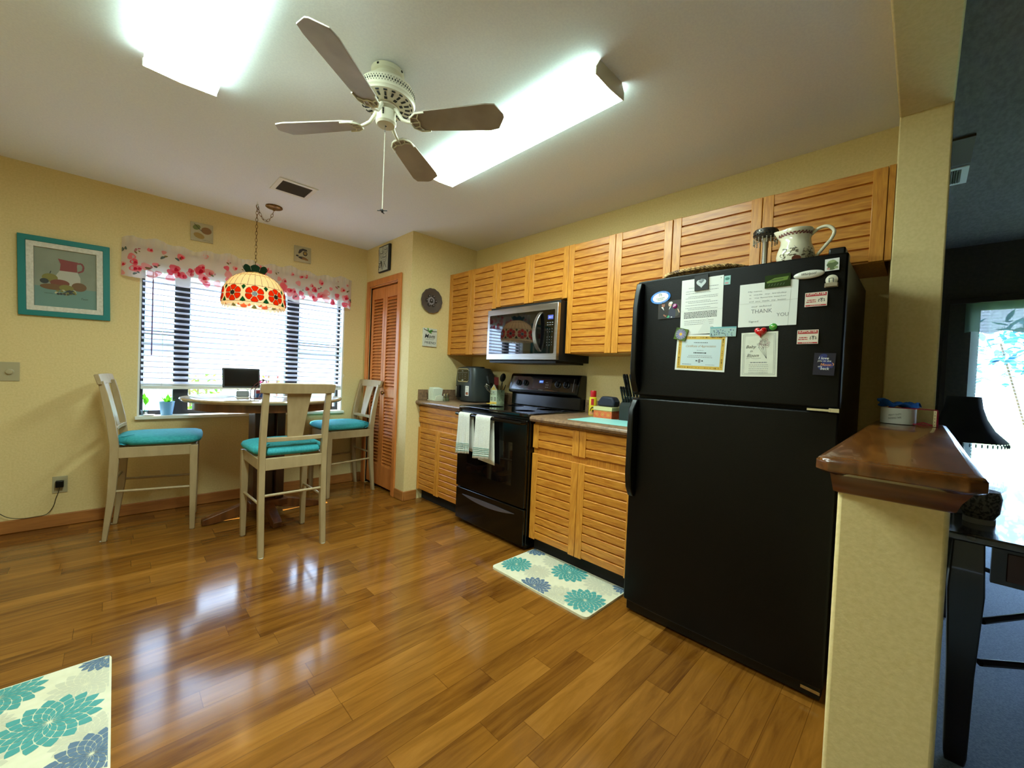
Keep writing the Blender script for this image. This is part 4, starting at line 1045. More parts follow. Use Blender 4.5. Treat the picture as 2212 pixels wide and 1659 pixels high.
def make_chair(label):
    t = thing('dining_chair', label, 'chair', (0, 0, 0), 0, 'counter-height chairs round the table')
    for s in (-1, 1):
        y0 = s*.182
        pr = [(-.252, 0), (-.228, 0), (-.190, .30), (-.178, .52), (-.180, .62), (-.200, .78), (-.234, .95), (-.256, 1.035), (-.284, 1.035), (-.268, .95), (-.242, .78), (-.224, .62), (-.224, .52), (-.230, .30)]
        obj('leg', MB().prism(pr, 'y', y0-.017, y0+.017), M_beige, t, bevel=.003)
        b = MB(); vs = []
        for z, h in ((.004, .015), (.45, .0215), (.60, .022)): vs += [(.205+a, s*.19+c, z) for a, c in ((-h, -h), (h, -h), (h, h), (-h, h))]
        b.add(vs, [(3, 2, 1, 0), (8, 9, 10, 11)]+[(4*i+j, 4*i+(j+1) % 4, 4*i+4+(j+1) % 4, 4*i+4+j) for i in (0, 1) for j in range(4)])
        obj('leg', b, M_beige, t, bevel=.003)
        for x in (-.25, .205): obj('foot_glide', MB().lathe([(.012, .0), (.013, .004)], (x, s*(.182 if x < 0 else .19), 0), 12), mat('clear_felt_glide', (190, 180, 160), .3), t)
        obj('side_apron', MB().box(-.182, .19, s*.19-.011, s*.19+.011, .535, .605), M_beige, t, bevel=.003)
        obj('side_stretcher', MB().tube([(-.21, s*.183, .318), (.19, s*.189, .305)], .0085, 10), M_beige, t)
    obj('rear_apron', MB().box(-.222, -.198, -.166, .166, .53, .605), M_beige, t, bevel=.003)
    obj('front_apron', MB().box(.196, .218, -.168, .168, .535, .605), M_beige, t, bevel=.003)
    obj('rear_stretcher', MB().tube([(-.213, -.172, .372), (-.213, .172, .372)], .009, 10), M_beige, t)
    # crest rail, curved
    b = MB(); n = 14; vs = []
    for k in range(n+1):
        u = -1+2*k/n; y = u*.216; x = -.284-.022*(1-u*u); zt = 1.078-.006*(1-u*u)*0-.005*abs(u)**6; zb_ = 1.010+.004*abs(u)**8
        vs += [(x-.014, y, zt-.004), (x+.010, y, zt), (x+.026, y, zb_), (x+.004, y, zb_)]
    b.add(vs, [(4*i+j, 4*i+4+j, 4*i+4+(j+1) % 4, 4*i+(j+1) % 4) for i in range(n) for j in range(4)]+[(0, 1, 2, 3), (4*n+3, 4*n+2, 4*n+1, 4*n)])
    obj('crest_rail', b, M_beige, t, bevel=.003, sharp=50)
    b = MB(); vs = []
    for k in range(9):
        u = k/8; z = .730+.284*u; x = -.216-.066*u+.002*sin(pi*u); h = .046+.026*u**1.2; 
        vs += [(x, -h, z), (x, h, z), (x+.009, h, z), (x+.009, -h, z)]
    b.add(vs, [(4*i+j, 4*i+4+j, 4*i+4+(j+1) % 4, 4*i+(j+1) % 4) for i in range(8) for j in range(4)]+[(0, 1, 2, 3), (35, 34, 33, 32)])
    obj('back_splat', b, M_beige, t, bevel=.002, sharp=50)
    b = MB(); vs = []
    for k in range(9):
        u = -1+k/4; y = u*.167; x = -.205-.014*(1-u*u)
        vs += [(x-.016, y, .707), (x-.016, y, .732), (x+.016, y, .732), (x+.016, y, .707)]
    b.add(vs, [(4*i+j, 4*i+4+j, 4*i+4+(j+1) % 4, 4*i+(j+1) % 4) for i in range(8) for j in range(4)]+[(0, 1, 2, 3), (35, 34, 33, 32)])
    obj('lower_back_rail', b, M_beige, t, bevel=.002, sharp=50)
    # cushion
    b = MB(); nu, nv = 28, 8; vs = []
    for j in range(nv+1):
        ph = -pi/2+pi*j/nv; r = abs(cos(ph))**.45; z = .640+.034*(abs(sin(ph))**.7)*(1 if ph > 0 else -1)
        for k in range(nu):
            a = 2*pi*k/nu; c_, s_ = cos(a), sin(a); e = .36
            x = .018+.232*r*(abs(c_)**e)*(1 if c_ > 0 else -1); hw = .208+.022*((x+.21)/.46)
            y = hw*r*(abs(s_)**e)*(1 if s_ > 0 else -1)
            if x < -.14: y *= .78 if abs(y) > .16 else 1
            vs.append((x, y, z+(.006*(1-(y/.22)**2) if ph > 0 else 0)))
    b.add(vs, [(j*nu+k, j*nu+(k+1) % nu, (j+1)*nu+(k+1) % nu, (j+1)*nu+k) for j in range(nv) for k in range(nu)])
    obj('seat_cushion', b, M_teal, t, sharp=70, label='teal fabric cushion')
    return t
ch = make_chair('beige wooden chair with teal cushion, left of the table')
for i, (x, y, a, lab) in enumerate([(-2.393, -.37, -8, None), (-1.79, -1.143, 90, 'beige wooden chair with teal cushion in front of the table, back to the camera'), (-1.045, -.25, 183, 'beige wooden chair with teal cushion, right of the table by the pantry door')]):
    o = ch if i == 0 else copy_tree(ch)
    o.location = (x, y, 0); o.rotation_euler = (0, 0, rad(a))
    if lab: o['label'] = lab

def table_things():
    Z = .9352
    t = thing('tablet', 'black tablet computer propped on a small grey stand on the table', 'tablet', (-1.95, -.62, Z))
    c = Vector((-1.955, -.64, 1.078)); R = Vector((1, .03, 0)).normalized(); U = Vector((0, .22, 1)).normalized(); N = R.cross(U)
    obj('tablet_case', MB().obox(c, R, U, .118, .073, .006), mat('black_rubber_case', (22, 22, 26), .5), t, bevel=.005, seg=3)
    b = MB(); Dec(b, c+N*.006, R, U, .0004).rect(-.108, .108, -.063, .063, 0)
    obj('screen', b, mat('dark_screen', (10, 10, 12), .05, coat=.6), t)
    t = thing('tablet_stand', 'small grey smart display with white feet under the tablet', 'stand', (-1.95, -.66, Z))
    b = MB().obox((-1.945, -.64, Z+.0255), R, U, .04, .022, .012)
    obj('stand_body', b, mat('grey_fabric', (120, 122, 124), .8), t, bevel=.008, seg=3)
    for x in (-1.975, -1.915): obj('support_peg', MB().ell((x, -.645, Z+.058), .009, .008, .009), M_white, t)
    obj('stand_plate', MB().box(-1.99, -1.895, -.70, -.60, Z, Z+.004), M_white, t, bevel=.0015)
    # bent wire easel
    b = MB()
    for s in (0, 1):
        x = -1.905+s*.03; y = -.80+s*.03
        b.tube([(x-.03, y-.03, Z+.003), (x-.028, y-.02, Z+.06), (x+.0, y, Z+.10), (x+.05, y+.03, Z+.135), (x+.06, y+.035, Z+.13), (x+.055, y+.03, Z+.06), (x+.03, y+.01, Z+.003)], .0028, 7)
    b.tube([(-1.935, -.83, Z+.003), (-1.905, -.835, Z+.003), (-1.87, -.825, Z+.003), (-1.875, -.79, Z+.003), (-1.90, -.80, Z+.003)], .0028, 7)
    b.ell((-1.845, -.77, Z+.136), .008, .008, .006)
    tag(obj('wire_easel', b, mat('dark_red_metal', (84, 34, 34), .3, metal=.5)), 'bent dark red wire holder standing on the table', 'holder')
    b = MB().box(-1.86, -1.79, -.66, -.58, Z, Z+.028)
    tag(obj('card_box', b, mat('dark_blue_card', (28, 60, 110), .5), None, bevel=.002), 'dark blue box on the table behind the wire holder', 'box')
    b = MB().box(-1.862, -1.80, -.655, -.585, Z+.0285, Z+.055)
    tag(obj('card_box', b, mat('maroon_card', (120, 34, 40), .5), None, bevel=.002), 'small maroon box stacked on the dark blue box', 'box')
    for (a, x, y, lab) in ((.3, -2.13, -.62, 'white paper lying at the left end of the table'), (-.1, -1.98, -.50, 'white envelope lying behind the tablet on the table'), (.1, -1.62, -.62, 'sheet of paper on the table seen through the chair back')):
        b = MB().obox((x, y, Z+.0007), (cos(a), sin(a), 0), (-sin(a), cos(a), 0), .10, .065, .0005)
        tag(obj('paper_sheet', b, M_paper), lab, 'paper')
table_things()

# ------------------------------------------------------------------ wall decorations
def pictures():
    Rb, Ub = Vector((1, 0, 0)), Vector((0, 0, 1))
    # framed still life, hung slightly crooked
    t = thing('framed_picture', 'teal framed still life of a red and white jug with fruit', 'picture', (-2.871, 0, 1.71))
    a = rad(1.2); R = Vector((cos(a), 0, sin(a))); U = Vector((-sin(a), 0, cos(a))); c = Vector((-2.872, -.012, 1.712)); W_, H_ = .213, .263
    def frame(w0, h0, w1, h1, d0, d1, m, nm):
        b = MB(); vs = []
        for w_, h_, d in ((w0, h0, d0), (w0, h0, d1), (w1, h1, d1), (w1, h1, d0)):
            vs += [c+R*(sx*w_)+U*(sy*h_)+Vector((0, -d, 0)) for sx, sy in ((-1, -1), (1, -1), (1, 1), (-1, 1))]
        b.add(vs, [(4*i+j, 4*i+(j+1) % 4, 4*((i+1) % 4)+(j+1) % 4, 4*((i+1) % 4)+j) for i in range(4) for j in range(4)])
        obj(nm, b, m, t, bevel=.002)
    frame(W_, H_, W_-.034, H_-.034, -.011, .014, mat('teal_frame_paint', (0, 120, 116), .5), 'outer_frame')
    frame(W_-.0345, H_-.0345, W_-.068, H_-.068, -.011, .008, noisemat('white_inner_frame', (206, 200, 184), (224, 218, 204), scale=80, rough=.7), 'inner_frame')
    b = MB(); d = Dec(b, c+Vector((0, .0085, 0)), R, U, .0005); w_, h_ = W_-.069, H_-.069
    d.rect(-w_, w_, -h_, h_, 0); d.up(); d.rect(-w_, w_, -h_, -.06, 9); d.up()
    d.poly([(-.03, .055), (-.026, .10), (-.038, .135), (.0, .13), (.055, .125), (.05, .10), (.052, .055)], 1)
    d.up().line([(.045, .115), (.072, .12), (.082, .10), (.078, .07), (.055, .055)], .010, 1)
    d.up().poly([(-.03, .055), (.052, .055), (.066, .02), (.066, -.03), (.04, -.06), (-.03, -.06), (-.05, -.03), (-.048, .02)], 2)
    for x, y, rx, ry, m in ((-.075, .0, .036, .028, 3), (-.03, -.03, .045, .024, 4), (-.06, -.06, .06, .02, 5), (.06, -.045, .036, .030, 5), (.0, -.06, .034, .022, 3), (-.10, -.025, .02, .017, 7)): d.up().ell(x, y, rx, ry, m)
    rnd = random.Random(2)
    for k in range(26): d.up(.3).ell(rnd.uniform(-.055, .04), rnd.uniform(-.11, -.075), .008, .007, rnd.choice((6, 6, 7, 3)), n=10)
    d.line([(-.075, .028), (-.07, .045)], .004, 7)
    d.text('Taun', .085, -.125, .012, 7, shear=.3)
    d.scrib(-.10, -.06, -.105, .002, 7, 3)
    obj('painting', b, [noisemat('canvas_sage', (134, 138, 118), (146, 150, 130), scale=6, rough=.6), mat('jug_red', (134, 50, 40), .5), mat('jug_white', (184, 178, 160), .5), mat('pear_olive', (126, 116, 40), .5), mat('apple_red', (120, 56, 24), .5), mat('fruit_brown', (112, 76, 26), .5), mat('grape_pale', (190, 182, 140), .5), mat('dark_detail', (48, 48, 40), .5), M_white, mat('canvas_teal', (110, 142, 132), .6)], t)
    # tiles
    def tile(cx, cz, s, lab, fn, tilt=0):
        b = MB(); a = tilt; R = Vector((cos(a), 0, sin(a))); U = Vector((-sin(a), 0, cos(a)))
        b.obox((cx, -.0065, cz), R, U, s, s, .006)
        d = Dec(b, (cx, -.0125, cz), R, U, .0004); fn(d)
        tag(obj('wall_tile', b, [noisemat('tile_glaze', (176, 162, 124), (190, 176, 140), scale=10, rough=.3), mat('kiwi_brown', (138, 94, 34), .5), mat('kiwi_green', (112, 116, 50), .5), mat('lemon_tan', (160, 126, 50), .5), mat('tile_dark', (52, 42, 34), .5)], None), lab, 'tile', 'decorative tiles above the window')
    def kiwi(d):
        d.ell(.028, .018, .034, .028, 1); d.ell(-.02, -.03, .036, .022, 3, -.3); d.up().ell(-.035, .035, .026, .020, 2, .5); d.up().line([(-.05, .06), (-.01, .015), (.0, .01)], .004, 4); d.scrib(0, .05, -.06, .002, 4, 1)
    def veg(d):
        d.poly([(-.04, .01), (-.03, .04), (.0, .055), (.035, .05), (.04, .035), (.0, .035), (-.02, .01), (-.035, .0)], 4)
        d.up().ell(.02, .01, .020, .022, 4); d.up().ell(.02, .012, .013, .014, 3); d.up().ell(.0, -.035, .04, .012, 4, -.1); d.up().ell(-.048, -.02, .012, .008, 4); d.up().ell(.02, -.04, .03, .010, 1, -.2)
    tile(-2.136, 2.236, .073, 'square tile painted with kiwi fruit above the flowered valance', kiwi, rad(1.5))
    tile(-1.375, 2.241, .073, 'square tile painted with dark vegetables nearest the pantry corner', veg, rad(1))
    # dark relief on pantry wall
    t = thing('wall_plaque', 'dark carved plaque of two chefs above the pantry door', 'plaque', (XP, -.42, 2.27))
    b = MB().box(XP-.022, XP-.0005, -.525, -.305, 2.148, 2.405)
    q = obj('plaque_board', b, M_tblk, t, bevel=.004)
    b = MB(); d = Dec(b, (XP-.022, -.415, 2.276), (0, -1, 0), (0, 0, 1), .0004, .0004)
    pw = mat('plaque_silver', (186, 188, 168), .5)
    d.rect(-.10, .085, -.118, .118, 0)
    for x, y, r in ((-.045, .045, .030), (.02, -.0, .032), (.045, .07, .026), (-.06, -.05, .026)):
        d.up().ell(x, y, r+.004, r+.006, 1); d.up().ell(x, y, r, r+.002, 0)
        d.up().ell(x, y+r*.7, r*1.2, r*.45, 1); d.up().ell(x, y+r*.75, r*1.05, r*.34, 0)
        for s in (-1, 1): d.up().ell(x+s*r*.35, y+.004, .004, .003, 1)
        d.line([(x-r*.4, y-r*.4), (x, y-r*.55), (x+r*.4, y-r*.4)], .003, 1)
    for pts in ([(-.09, -.1), (-.04, -.02), (-.01, -.11)], [(.0, -.11), (.03, -.045), (.075, -.1)], [(-.09, .1), (-.08, .0)], [(.0, .11), (.0, .05)]): d.up().line(pts, .006, 1)
    obj('relief', b, [pw, M_tblk], q)
    # plate
    t = thing('wall_plate', 'round ornamental plate with dark motifs on the wall beside the cabinets', 'plate', (-.529, YP, 1.847))
    c = (-.529, YP-.001, 1.847)
    b = MB().lathe([(.0, .0), (.055, .0), (.10, .016), (.113, .018), (.115, .021), (.10, .021), (.072, .010), (.0, .008)], c, 48, axis='y', fn=lambda r, z, a: (r*(1+.02*(r > .11)*cos(14*a)), z))
    pl = obj('plate', b, mat('pewter_plate', (96, 90, 86), .35, metal=.5), t)
    b = MB(); d = Dec(b, (c[0], c[1]-.0085, c[2]), Rb, Ub, .0005, .0006)
    d.ell(0, 0, .072, .072, 0, n=40); d.up()
    for k in range(6):
        a = pi/6+k*pi/3+pi/6; d.ell(.048*cos(a), .048*sin(a), .019, .014, 1, a+pi/2, 10); d.up(.5)
        d.ell(.048*cos(a)+.004, .048*sin(a)+.003, .007, .004, 0, a, 8); d.up(.5)
    d.ell(0, 0, .020, .022, 1); d.up().ell(0, .004, .008, .008, 0)
    d.line([(-.03, -.02), (0, 0), (.03, -.02)], .004, 1)
    obj('motif', b, [mat('lilac_grey_glaze', (150, 142, 146), .4), mat('dark_motif', (44, 38, 34), .5)], pl)
    # sign
    t = thing('wall_sign', 'small white wooden sign with script lettering and a sprig, below the plate', 'sign', (-.53, YP, 1.5))
    c = Vector((-.530, YP-.009, 1.504))
    bd = obj('sign_board', MB().box(-.606, -.454, YP-.014, YP-.001, 1.42, 1.59), noisemat('whitewashed_board', (196, 194, 178), (212, 208, 194), scale=20, stretch=(6, 1, 1), rough=.7), t, bevel=.002)
    b = MB(); d = Dec(b, (-.53, YP-.014, 1.504), Rb, Ub, .0005)
    d.text('Mom', .0, .012, .038, 0, shear=.25, bold=.015); d.text('FRIEND', .004, -.048, .022, 0, wmax=.118)
    d.scrib(-.045, .045, -.018, .003, 0, 5)
    obj('lettering', b, M_ink, bd)
    b = MB().tube([(-.6, YP-.017, 1.578), (-.56, YP-.018, 1.565), (-.51, YP-.018, 1.562), (-.46, YP-.017, 1.566)], .0022, 6)
    leafmesh(b, (-.555, YP-.018, 1.565), (-.515, YP-.024, 1.545), .008, 0, 1, Vector((0, -1, 0))); leafmesh(b, (-.55, YP-.018, 1.565), (-.565, YP-.022, 1.595), .006, 0, 1, Vector((0, -1, 0))); leafmesh(b, (-.54, YP-.018, 1.565), (-.50, YP-.022, 1.575), .006, 0, 1, Vector((0, -1, 0)))
    obj('twine_sprig', b, [M_darkm, M_green], bd)
    # switch plate and outlet on the back wall
    ivory = mat('ivory_plastic', (178, 166, 130), .4)
    t = thing('switch_plate', 'ivory double dimmer plate at the left edge of the wall', 'switch', (-3.15, 0, 1.07))
    obj('plate', MB().box(-3.225, -3.07, -.006, -.0005, 1.006, 1.130), ivory, t, bevel=.002)
    for x in (-3.19, -3.112): obj('dimmer_knob', MB().lathe([(.020, .006), (.020, .009), (.015, .011), (.014, .022), (.0, .023)], (x, 0, 1.066), 24, axis='y'), ivory, t)
    t = thing('wall_outlet', 'ivory wall outlet low on the wall with a black charger plugged in', 'outlet', (-2.884, 0, .29))
    b = MB().box(-2.919, -2.848, -.006, -.0005, .234, .349); d = Dec(b, (-2.884, -.006, .2915), Rb, Ub, .0003)
    d.rect(-.014, .014, -.045, -.018, 1)  # lower socket area in a darker ivory
    obj('plate', b, [ivory, mat('ivory_dark', (150, 138, 106), .4)], t, bevel=.0015)
    t = thing('phone_charger', 'black plug-in charger with a thin cable trailing down to the floor', 'charger', (-2.883, -.03, .305))
    obj('charger_body', MB().box(-2.903, -2.864, -.042, -.0065, .277, .322), M_blackm, t, bevel=.004)
    b = MB().tube(spline([(-2.884, -.024, .278), (-2.888, -.026, .245), (-2.90, -.026, .2), (-2.91, -.022, .15), (-2.94, -.02, .10), (-2.99, -.02, .093), (-3.05, -.022, .094), (-3.11, -.024, .115), (-3.155, -.024, .165), (-3.162, -.026, .20), (-3.18, -.03, .26)]), .0022, 6)
    obj('cable', b, mat('olive_cable', (60, 50, 26), .5), t)
pictures()

# ------------------------------------------------------------------ dahlia mats
def dahlia(d, cx, cy, R, mi, n=16, rot=0):
    Rr = [.02, .16, .32, .49, .66, .82, 1.03]
    for k in range(5):
        for j in range(n):
            a = 2*pi*(j+(.5 if k % 2 else 0))/n+rot; w_ = pi/n
            r0, r1, r2 = Rr[k]*R, Rr[k+1]*R, Rr[k+2]*R
            rc = (r0+r2)/2; pts = []
            for rr, aa in ((r0, 0), (r0+(r1-r0)*.55, -.66), (r1, -1), (r1+(r2-r1)*.5, -.60), (r2, 0), (r1+(r2-r1)*.5, .60), (r1, 1), (r0+(r1-r0)*.55, .66)):
                rr2 = rc+(rr-rc)*.86; pts.append((rr2*cos(a+aa*w_*.86), rr2*sin(a+aa*w_*.86)))
            d.poly([(cx+x, cy+y) for x, y in pts], mi)
def mats_():
    ms = [noisemat('cream_mat', (222, 216, 184), (230, 224, 194), scale=30, rough=.45), mat('teal_dahlia', (74, 154, 150), .45), mat('slate_dahlia', (92, 116, 140), .45), mat('sand_dahlia', (204, 200, 174), .45)]
    def mk(cx, cy, hw, hl, flowers, lab):
        b = MB(); r = .028; pts = []
        for px, py, s in ((hw-r, hl-r, 0), (-hw+r, hl-r, 1), (-hw+r, -hl+r, 2), (hw-r, -hl+r, 3)):
            for k in range(6): an = s*pi/2+k*pi/10; pts.append((cx+px+r*cos(an), cy+py+r*sin(an)))
        b.prism(pts, 'z', .0, .012)
        d = Dec(b, (0, 0, .012), (1, 0, 0), (0, 1, 0), .0004); e = .006
        d.clip = (cx-hw+e, cx+hw-e, cy-hl+e, cy+hl-e)
        for x, y, R, mi in flowers:
            dahlia(d, x, y, R, mi, rot=.1); d.up(.5)
        tag(obj('kitchen_mat', b, ms, None, bevel=0), lab, 'mat', 'dahlia patterned mats')
    mk(-.764, -2.722, .20, .35, [(-.60, -2.60, .10, 3), (-.62, -2.95, .12, 3), (-.80, -2.60, .09, 3), (-.90, -2.85, .10, 3), (-.826, -2.455, .098, 1), (-.655, -2.735, .115, 1), (-.93, -2.70, .095, 2), (-.835, -2.975, .115, 1), (-.57, -2.40, .09, 2), (-.555, -3.06, .08, 2)], 'cream mat with teal dahlias on the floor in front of the base cabinets')
    mk(-2.84, -2.32, .225, .355, [(-2.68, -2.12, .10, 3), (-2.66, -2.40, .09, 3), (-2.92, -2.35, .10, 3), (-2.90, -2.18, .07, 3), (-2.755, -2.265, .125, 1), (-2.89, -2.02, .115, 1), (-2.63, -1.985, .075, 2), (-2.655, -2.50, .10, 2), (-3.0, -2.5, .12, 1)], 'cream mat with teal dahlias at the lower left edge of the floor')
mats_()

# ------------------------------------------------------------------ papers and magnets on the refrigerator
def fridge_things():
    R, U = Vector((0, -1, 0)), Vector((0, 0, 1)); X = FX
    photo_grp = None
    def sheet(name, lab, cat, y0, y1, z0, z1, mats, fn, th=.0008, lift=.0, rot=0, group=None, bend=0, bev=0, under=0):
        """y0 > y1.  fn(d, w, h) draws in a frame centred on the sheet (w, h half sizes)"""
        cy, cz = (y0+y1)/2, (z0+z1)/2; w_, h_ = (y0-y1)/2, (z1-z0)/2
        a = rot; R2 = R*cos(a)+U*sin(a); U2 = -R*sin(a)+U*cos(a)
        b = MB(); c = Vector((X-.0008-lift-th/2, cy, cz)); b.obox(c, R2, U2, w_, h_, th/2)
        d = Dec(b, c+Vector((-th/2, 0, 0)), R2, U2, .0003, .0001)
        fn(d, w_, h_)
        return tag(obj(name, b, mats, None, bevel=bev), lab, cat, group)
    # typed letter
    def letter(d, w_, h_):
        for k, z in enumerate((.085, .070, .060, .045, .038, .024, .017, .006, -.006, -.013)): d.scrib(-w_+.02+(.012 if k % 3 == 0 else 0), w_-.02-(.03 if k % 3 == 2 else 0), z, .0022, 2, k)
        for k in range(5): d.scrib(-w_+.015, w_-.022, -.026-.006*k, .003, 1, 20+k)
        for k, z in enumerate((-.064, -.072, -.080)): d.scrib(-w_+.018, w_-.035, z, .0022, 2, 40+k)
        d.line([(.015, -.098), (.03, -.088), (.034, -.1), (.05, -.094), (.058, -.1)], .0014, 1); d.scrib(.01, .055, -.106, .002, 1, 9)
        d.rect(w_-.012, w_-.009, h_-.012, h_-.009, 1); d.up().rect(-w_, w_, -.0196, -.0188, 3)
        d.poly([(-.01, -.12), (.03, -.05), (.05, -.12)], 4)
    pm = [M_paper, M_ink, M_grey, mat('paper_fold', (196, 198, 192), .7), mat('paper_crease', (214, 216, 210), .7)]
    sheet('letter', 'long white typed letter hanging under a black heart photo magnet', 'letter', -3.372, -3.552, 1.405, 1.655, pm, letter, rot=.01)
    def note(d, w_, h_):
        d.rect(-w_, w_, -.012, -h_, 3) if False else None
        d.poly([(-w_, .008), (w_, .012), (w_, .0108), (-w_, .0068)], 3); d.poly([(w_*.72, -h_), (w_*.78, h_), (w_*.79, h_), (w_*.73, -h_)], 3); d.up()
        rows = [('My name', .055, -.045), ('is   my favorite teacher', .028, -.0), ('and  you  made  my  better', .014, .0), ('it  made  my  birthday', .041, .0)]
        for k, (t_, z, x) in enumerate(rows): d.text(t_, x, z, .0065, 2, wmax=.05 if k == 0 else .13)
        d.text('our school', -.02, -.006, .007, 2, wmax=.07)
        d.text('THANK', -.018, -.026, .016, 2, wmax=.075); d.text('YOU', .055, -.045, .014, 2, wmax=.04); d.text('Signed', -.045, -.068, .009, 2, wmax=.035)
    sheet('handwritten_note', 'wide handwritten thank-you note under a green photo magnet', 'note', -3.617, -3.821, 1.425, 1.602, pm, note, rot=.0)
    def cert(d, w_, h_):
        d.rect(-w_+.008, w_-.008, -h_+.008, h_-.008, 1); d.up()
        rnd = random.Random(4)
        for k in range(60):
            for sx, sy in ((rnd.uniform(-1, 1), rnd.choice((-1, 1))), (rnd.choice((-1, 1)), rnd.uniform(-1, 1))): d.ell(sx*(w_-.015), sy*(h_-.014), .0028, .0018, 2, rnd.uniform(0, 3), 6)
        d.up().rect(-w_+.024, w_-.022, -h_+.022, h_-.022, 3); d.up()
        d.text('Certificate of Appreciation', 0, .028, .013, 2, wmax=.13, shear=.35)
        d.scrib(-.03, .03, .045, .0025, 4, 1); d.scrib(-.015, .015, .011, .002, 5, 2); d.scrib(-.028, .028, -.001, .0045, 4, 3); d.scrib(-.05, .05, -.014, .0025, 5, 4); d.scrib(-.055, .055, -.021, .0025, 5, 5)
        d.ell(0, -.037, .006, .009, 5); d.rect(-.016, -.009, -.039, -.034, 4); d.rect(.009, .016, -.039, -.034, 4)
        d.scrib(-.075, -.035, -.053, .002, 4, 6); d.scrib(.028, .065, -.053, .002, 5, 7)
    sheet('certificate', 'gold-bordered certificate with pale blue centre, held by a daisy magnet', 'certificate', -3.360, -3.576, 1.239, 1.402, [M_paper, M_gold, mat('dark_gold', (156, 112, 30), .5), mat('pale_blue_paper', (198, 212, 216), .7), M_ink, M_grey], cert, lift=.001, rot=-.035)
    def bloom(d, w_, h_):
        for e, ww in ((.008, .0012), (.013, .0008)):
            p = [(-w_+e, -h_+e), (w_-e, -h_+e), (w_-e, h_-e), (-w_+e, h_-e), (-w_+e, -h_+e)]; d.line(p, ww, 2)
        d.text('Baby', -.028, .030, .016, 1, shear=.35, wmax=.035); d.text('in', -.026, .014, .009, 1, shear=.35); d.text('Bloom', -.020, -.004, .013, 1, shear=.35, wmax=.042)
        d.line([(-.045, -.017), (-.03, -.013), (-.012, -.018), (.008, -.015)], .0008, 1)
        rnd = random.Random(9)
        for k in range(36):
            a, r = rnd.uniform(0, 6.28), .02*rnd.random()**.5; x, y = .016+r*cos(a), .042+r*sin(a); q = rnd.uniform(.002, .005)
            d.line([(x+q*cos(t), y+q*sin(t)) for t in (0, 1.2, 2.4, 3.6, 4.8, 6.0)], .0007, rnd.choice((1, 3)))
        for x in (-.002, .006, .014, .024): d.line([(x, .03), (.028, -.018)], .0008, 1)
        d.scrib(-.03, .03, -.033, .004, 2, 2)
        for k in range(5): d.scrib(-.035, .035, -.043-.008*k, .0016, 2, k)
    sheet('invitation_card', 'white card with line-drawn bouquet under a red heart magnet', 'card', -3.634, -3.765, 1.221, 1.402, [noisemat('ivory_card', (216, 216, 200), (224, 224, 208), rough=.7), M_ink, M_grey, mat('mauve_ink', (150, 84, 100), .6)], bloom, rot=.02)
    # oval sticker magnet
    b = MB(); cy, cz = -3.270, 1.588; d = Dec(b, (X-.0008, cy, cz), R, U, .0, .0007); rt = .12
    d.ell(0, 0, .049, .030, 0, rt, 40); d.h += .001
    c0 = len(b.v)
    for k in range(40): b.f.append((k, (k+1) % 40, 0)); b.m.append(0); b.f.pop(); b.m.pop()
    d.ell(0, 0, .049, .030, 0, rt, 40); d.up(.3).ell(0, 0, .039, .022, 1, rt, 36); d.up(.3)
    d.text('Covenant', 0, -.003, .007, 2, wmax=.042, rot=rt); d.text('House', .001, -.011, .006, 2, wmax=.026, rot=rt)
    d.line([(-.006, .005), (-.007, .016), (.0, .017), (.005, .015), (.005, .006)], .0018, 2); d.line([(-.003, .010), (.003, .010)], .0014, 2)
    for s in (1, -1):
        for k in range(13):
            a = (90*s+(k-6)*8.5)*pi/180; x, y = .044*cos(a), .026*sin(a); d.rect(x*cos(rt)-y*sin(rt)-.0012, x*cos(rt)-y*sin(rt)+.0012, x*sin(rt)+y*cos(rt)-.0012, x*sin(rt)+y*cos(rt)+.0012, 1)
    tag(obj('oval_magnet', b, [M_blue, M_paper, M_ink], None), 'blue and white oval magnet at the upper left of the freezer door', 'magnet', 'magnets on the refrigerator')
    G = 'magnets on the refrigerator'
    # photo of two suited people
    def photo(d, w_, h_):
        d.ell(.03, -.005, .022, .03, 7)
        d.up().poly([(-.053, -h_), (-.052, -.01), (-.042, .012), (-.030, .014), (-.018, -.018), (-.020, -h_)], 1)
        d.poly([(-.006, -h_), (-.004, -.01), (.006, .012), (.020, .010), (.030, -.012), (.028, -h_)], 2)
        d.up().poly([(-.040, .014), (-.032, .020), (-.026, -.002)], 3); d.poly([(.000, .010), (.010, .017), (-.002, -.001)], 3)
        d.up().ell(-.030, .024, .008, .010, 4); d.ell(.003, .025, .0085, .011, 5); d.up().poly([(-.040, .03), (-.036, .037), (-.024, .036), (-.022, .030), (-.030, .028)], 1); d.ell(.007, .031, .008, .006, 3)
        d.up().line([(-.028, -.022), (-.018, -.030), (-.008, -.031)], .006, 4); d.ell(-.006, -.033, .008, .006, 6); d.line([(.040, .0), (.048, -.018)], .004, 5); d.rect(.008, .014, -.038, -.034, 3)
    sheet('photo_magnet', 'dark photo of two suited people shaking hands, below the oval magnet', 'photo', -3.262, -3.372, 1.484, 1.568, [mat('photo_dark', (34, 24, 18), .4), mat('photo_black_suit', (20, 16, 16), .5), mat('photo_navy_suit', (44, 46, 66), .5), M_paper, mat('photo_skin', (150, 96, 70), .5), mat('photo_pale_skin', (214, 176, 150), .5), mat('photo_green', (60, 150, 110), .5), mat('photo_glow', (62, 60, 50), .5)], photo, group=G, under=1, rot=.02)
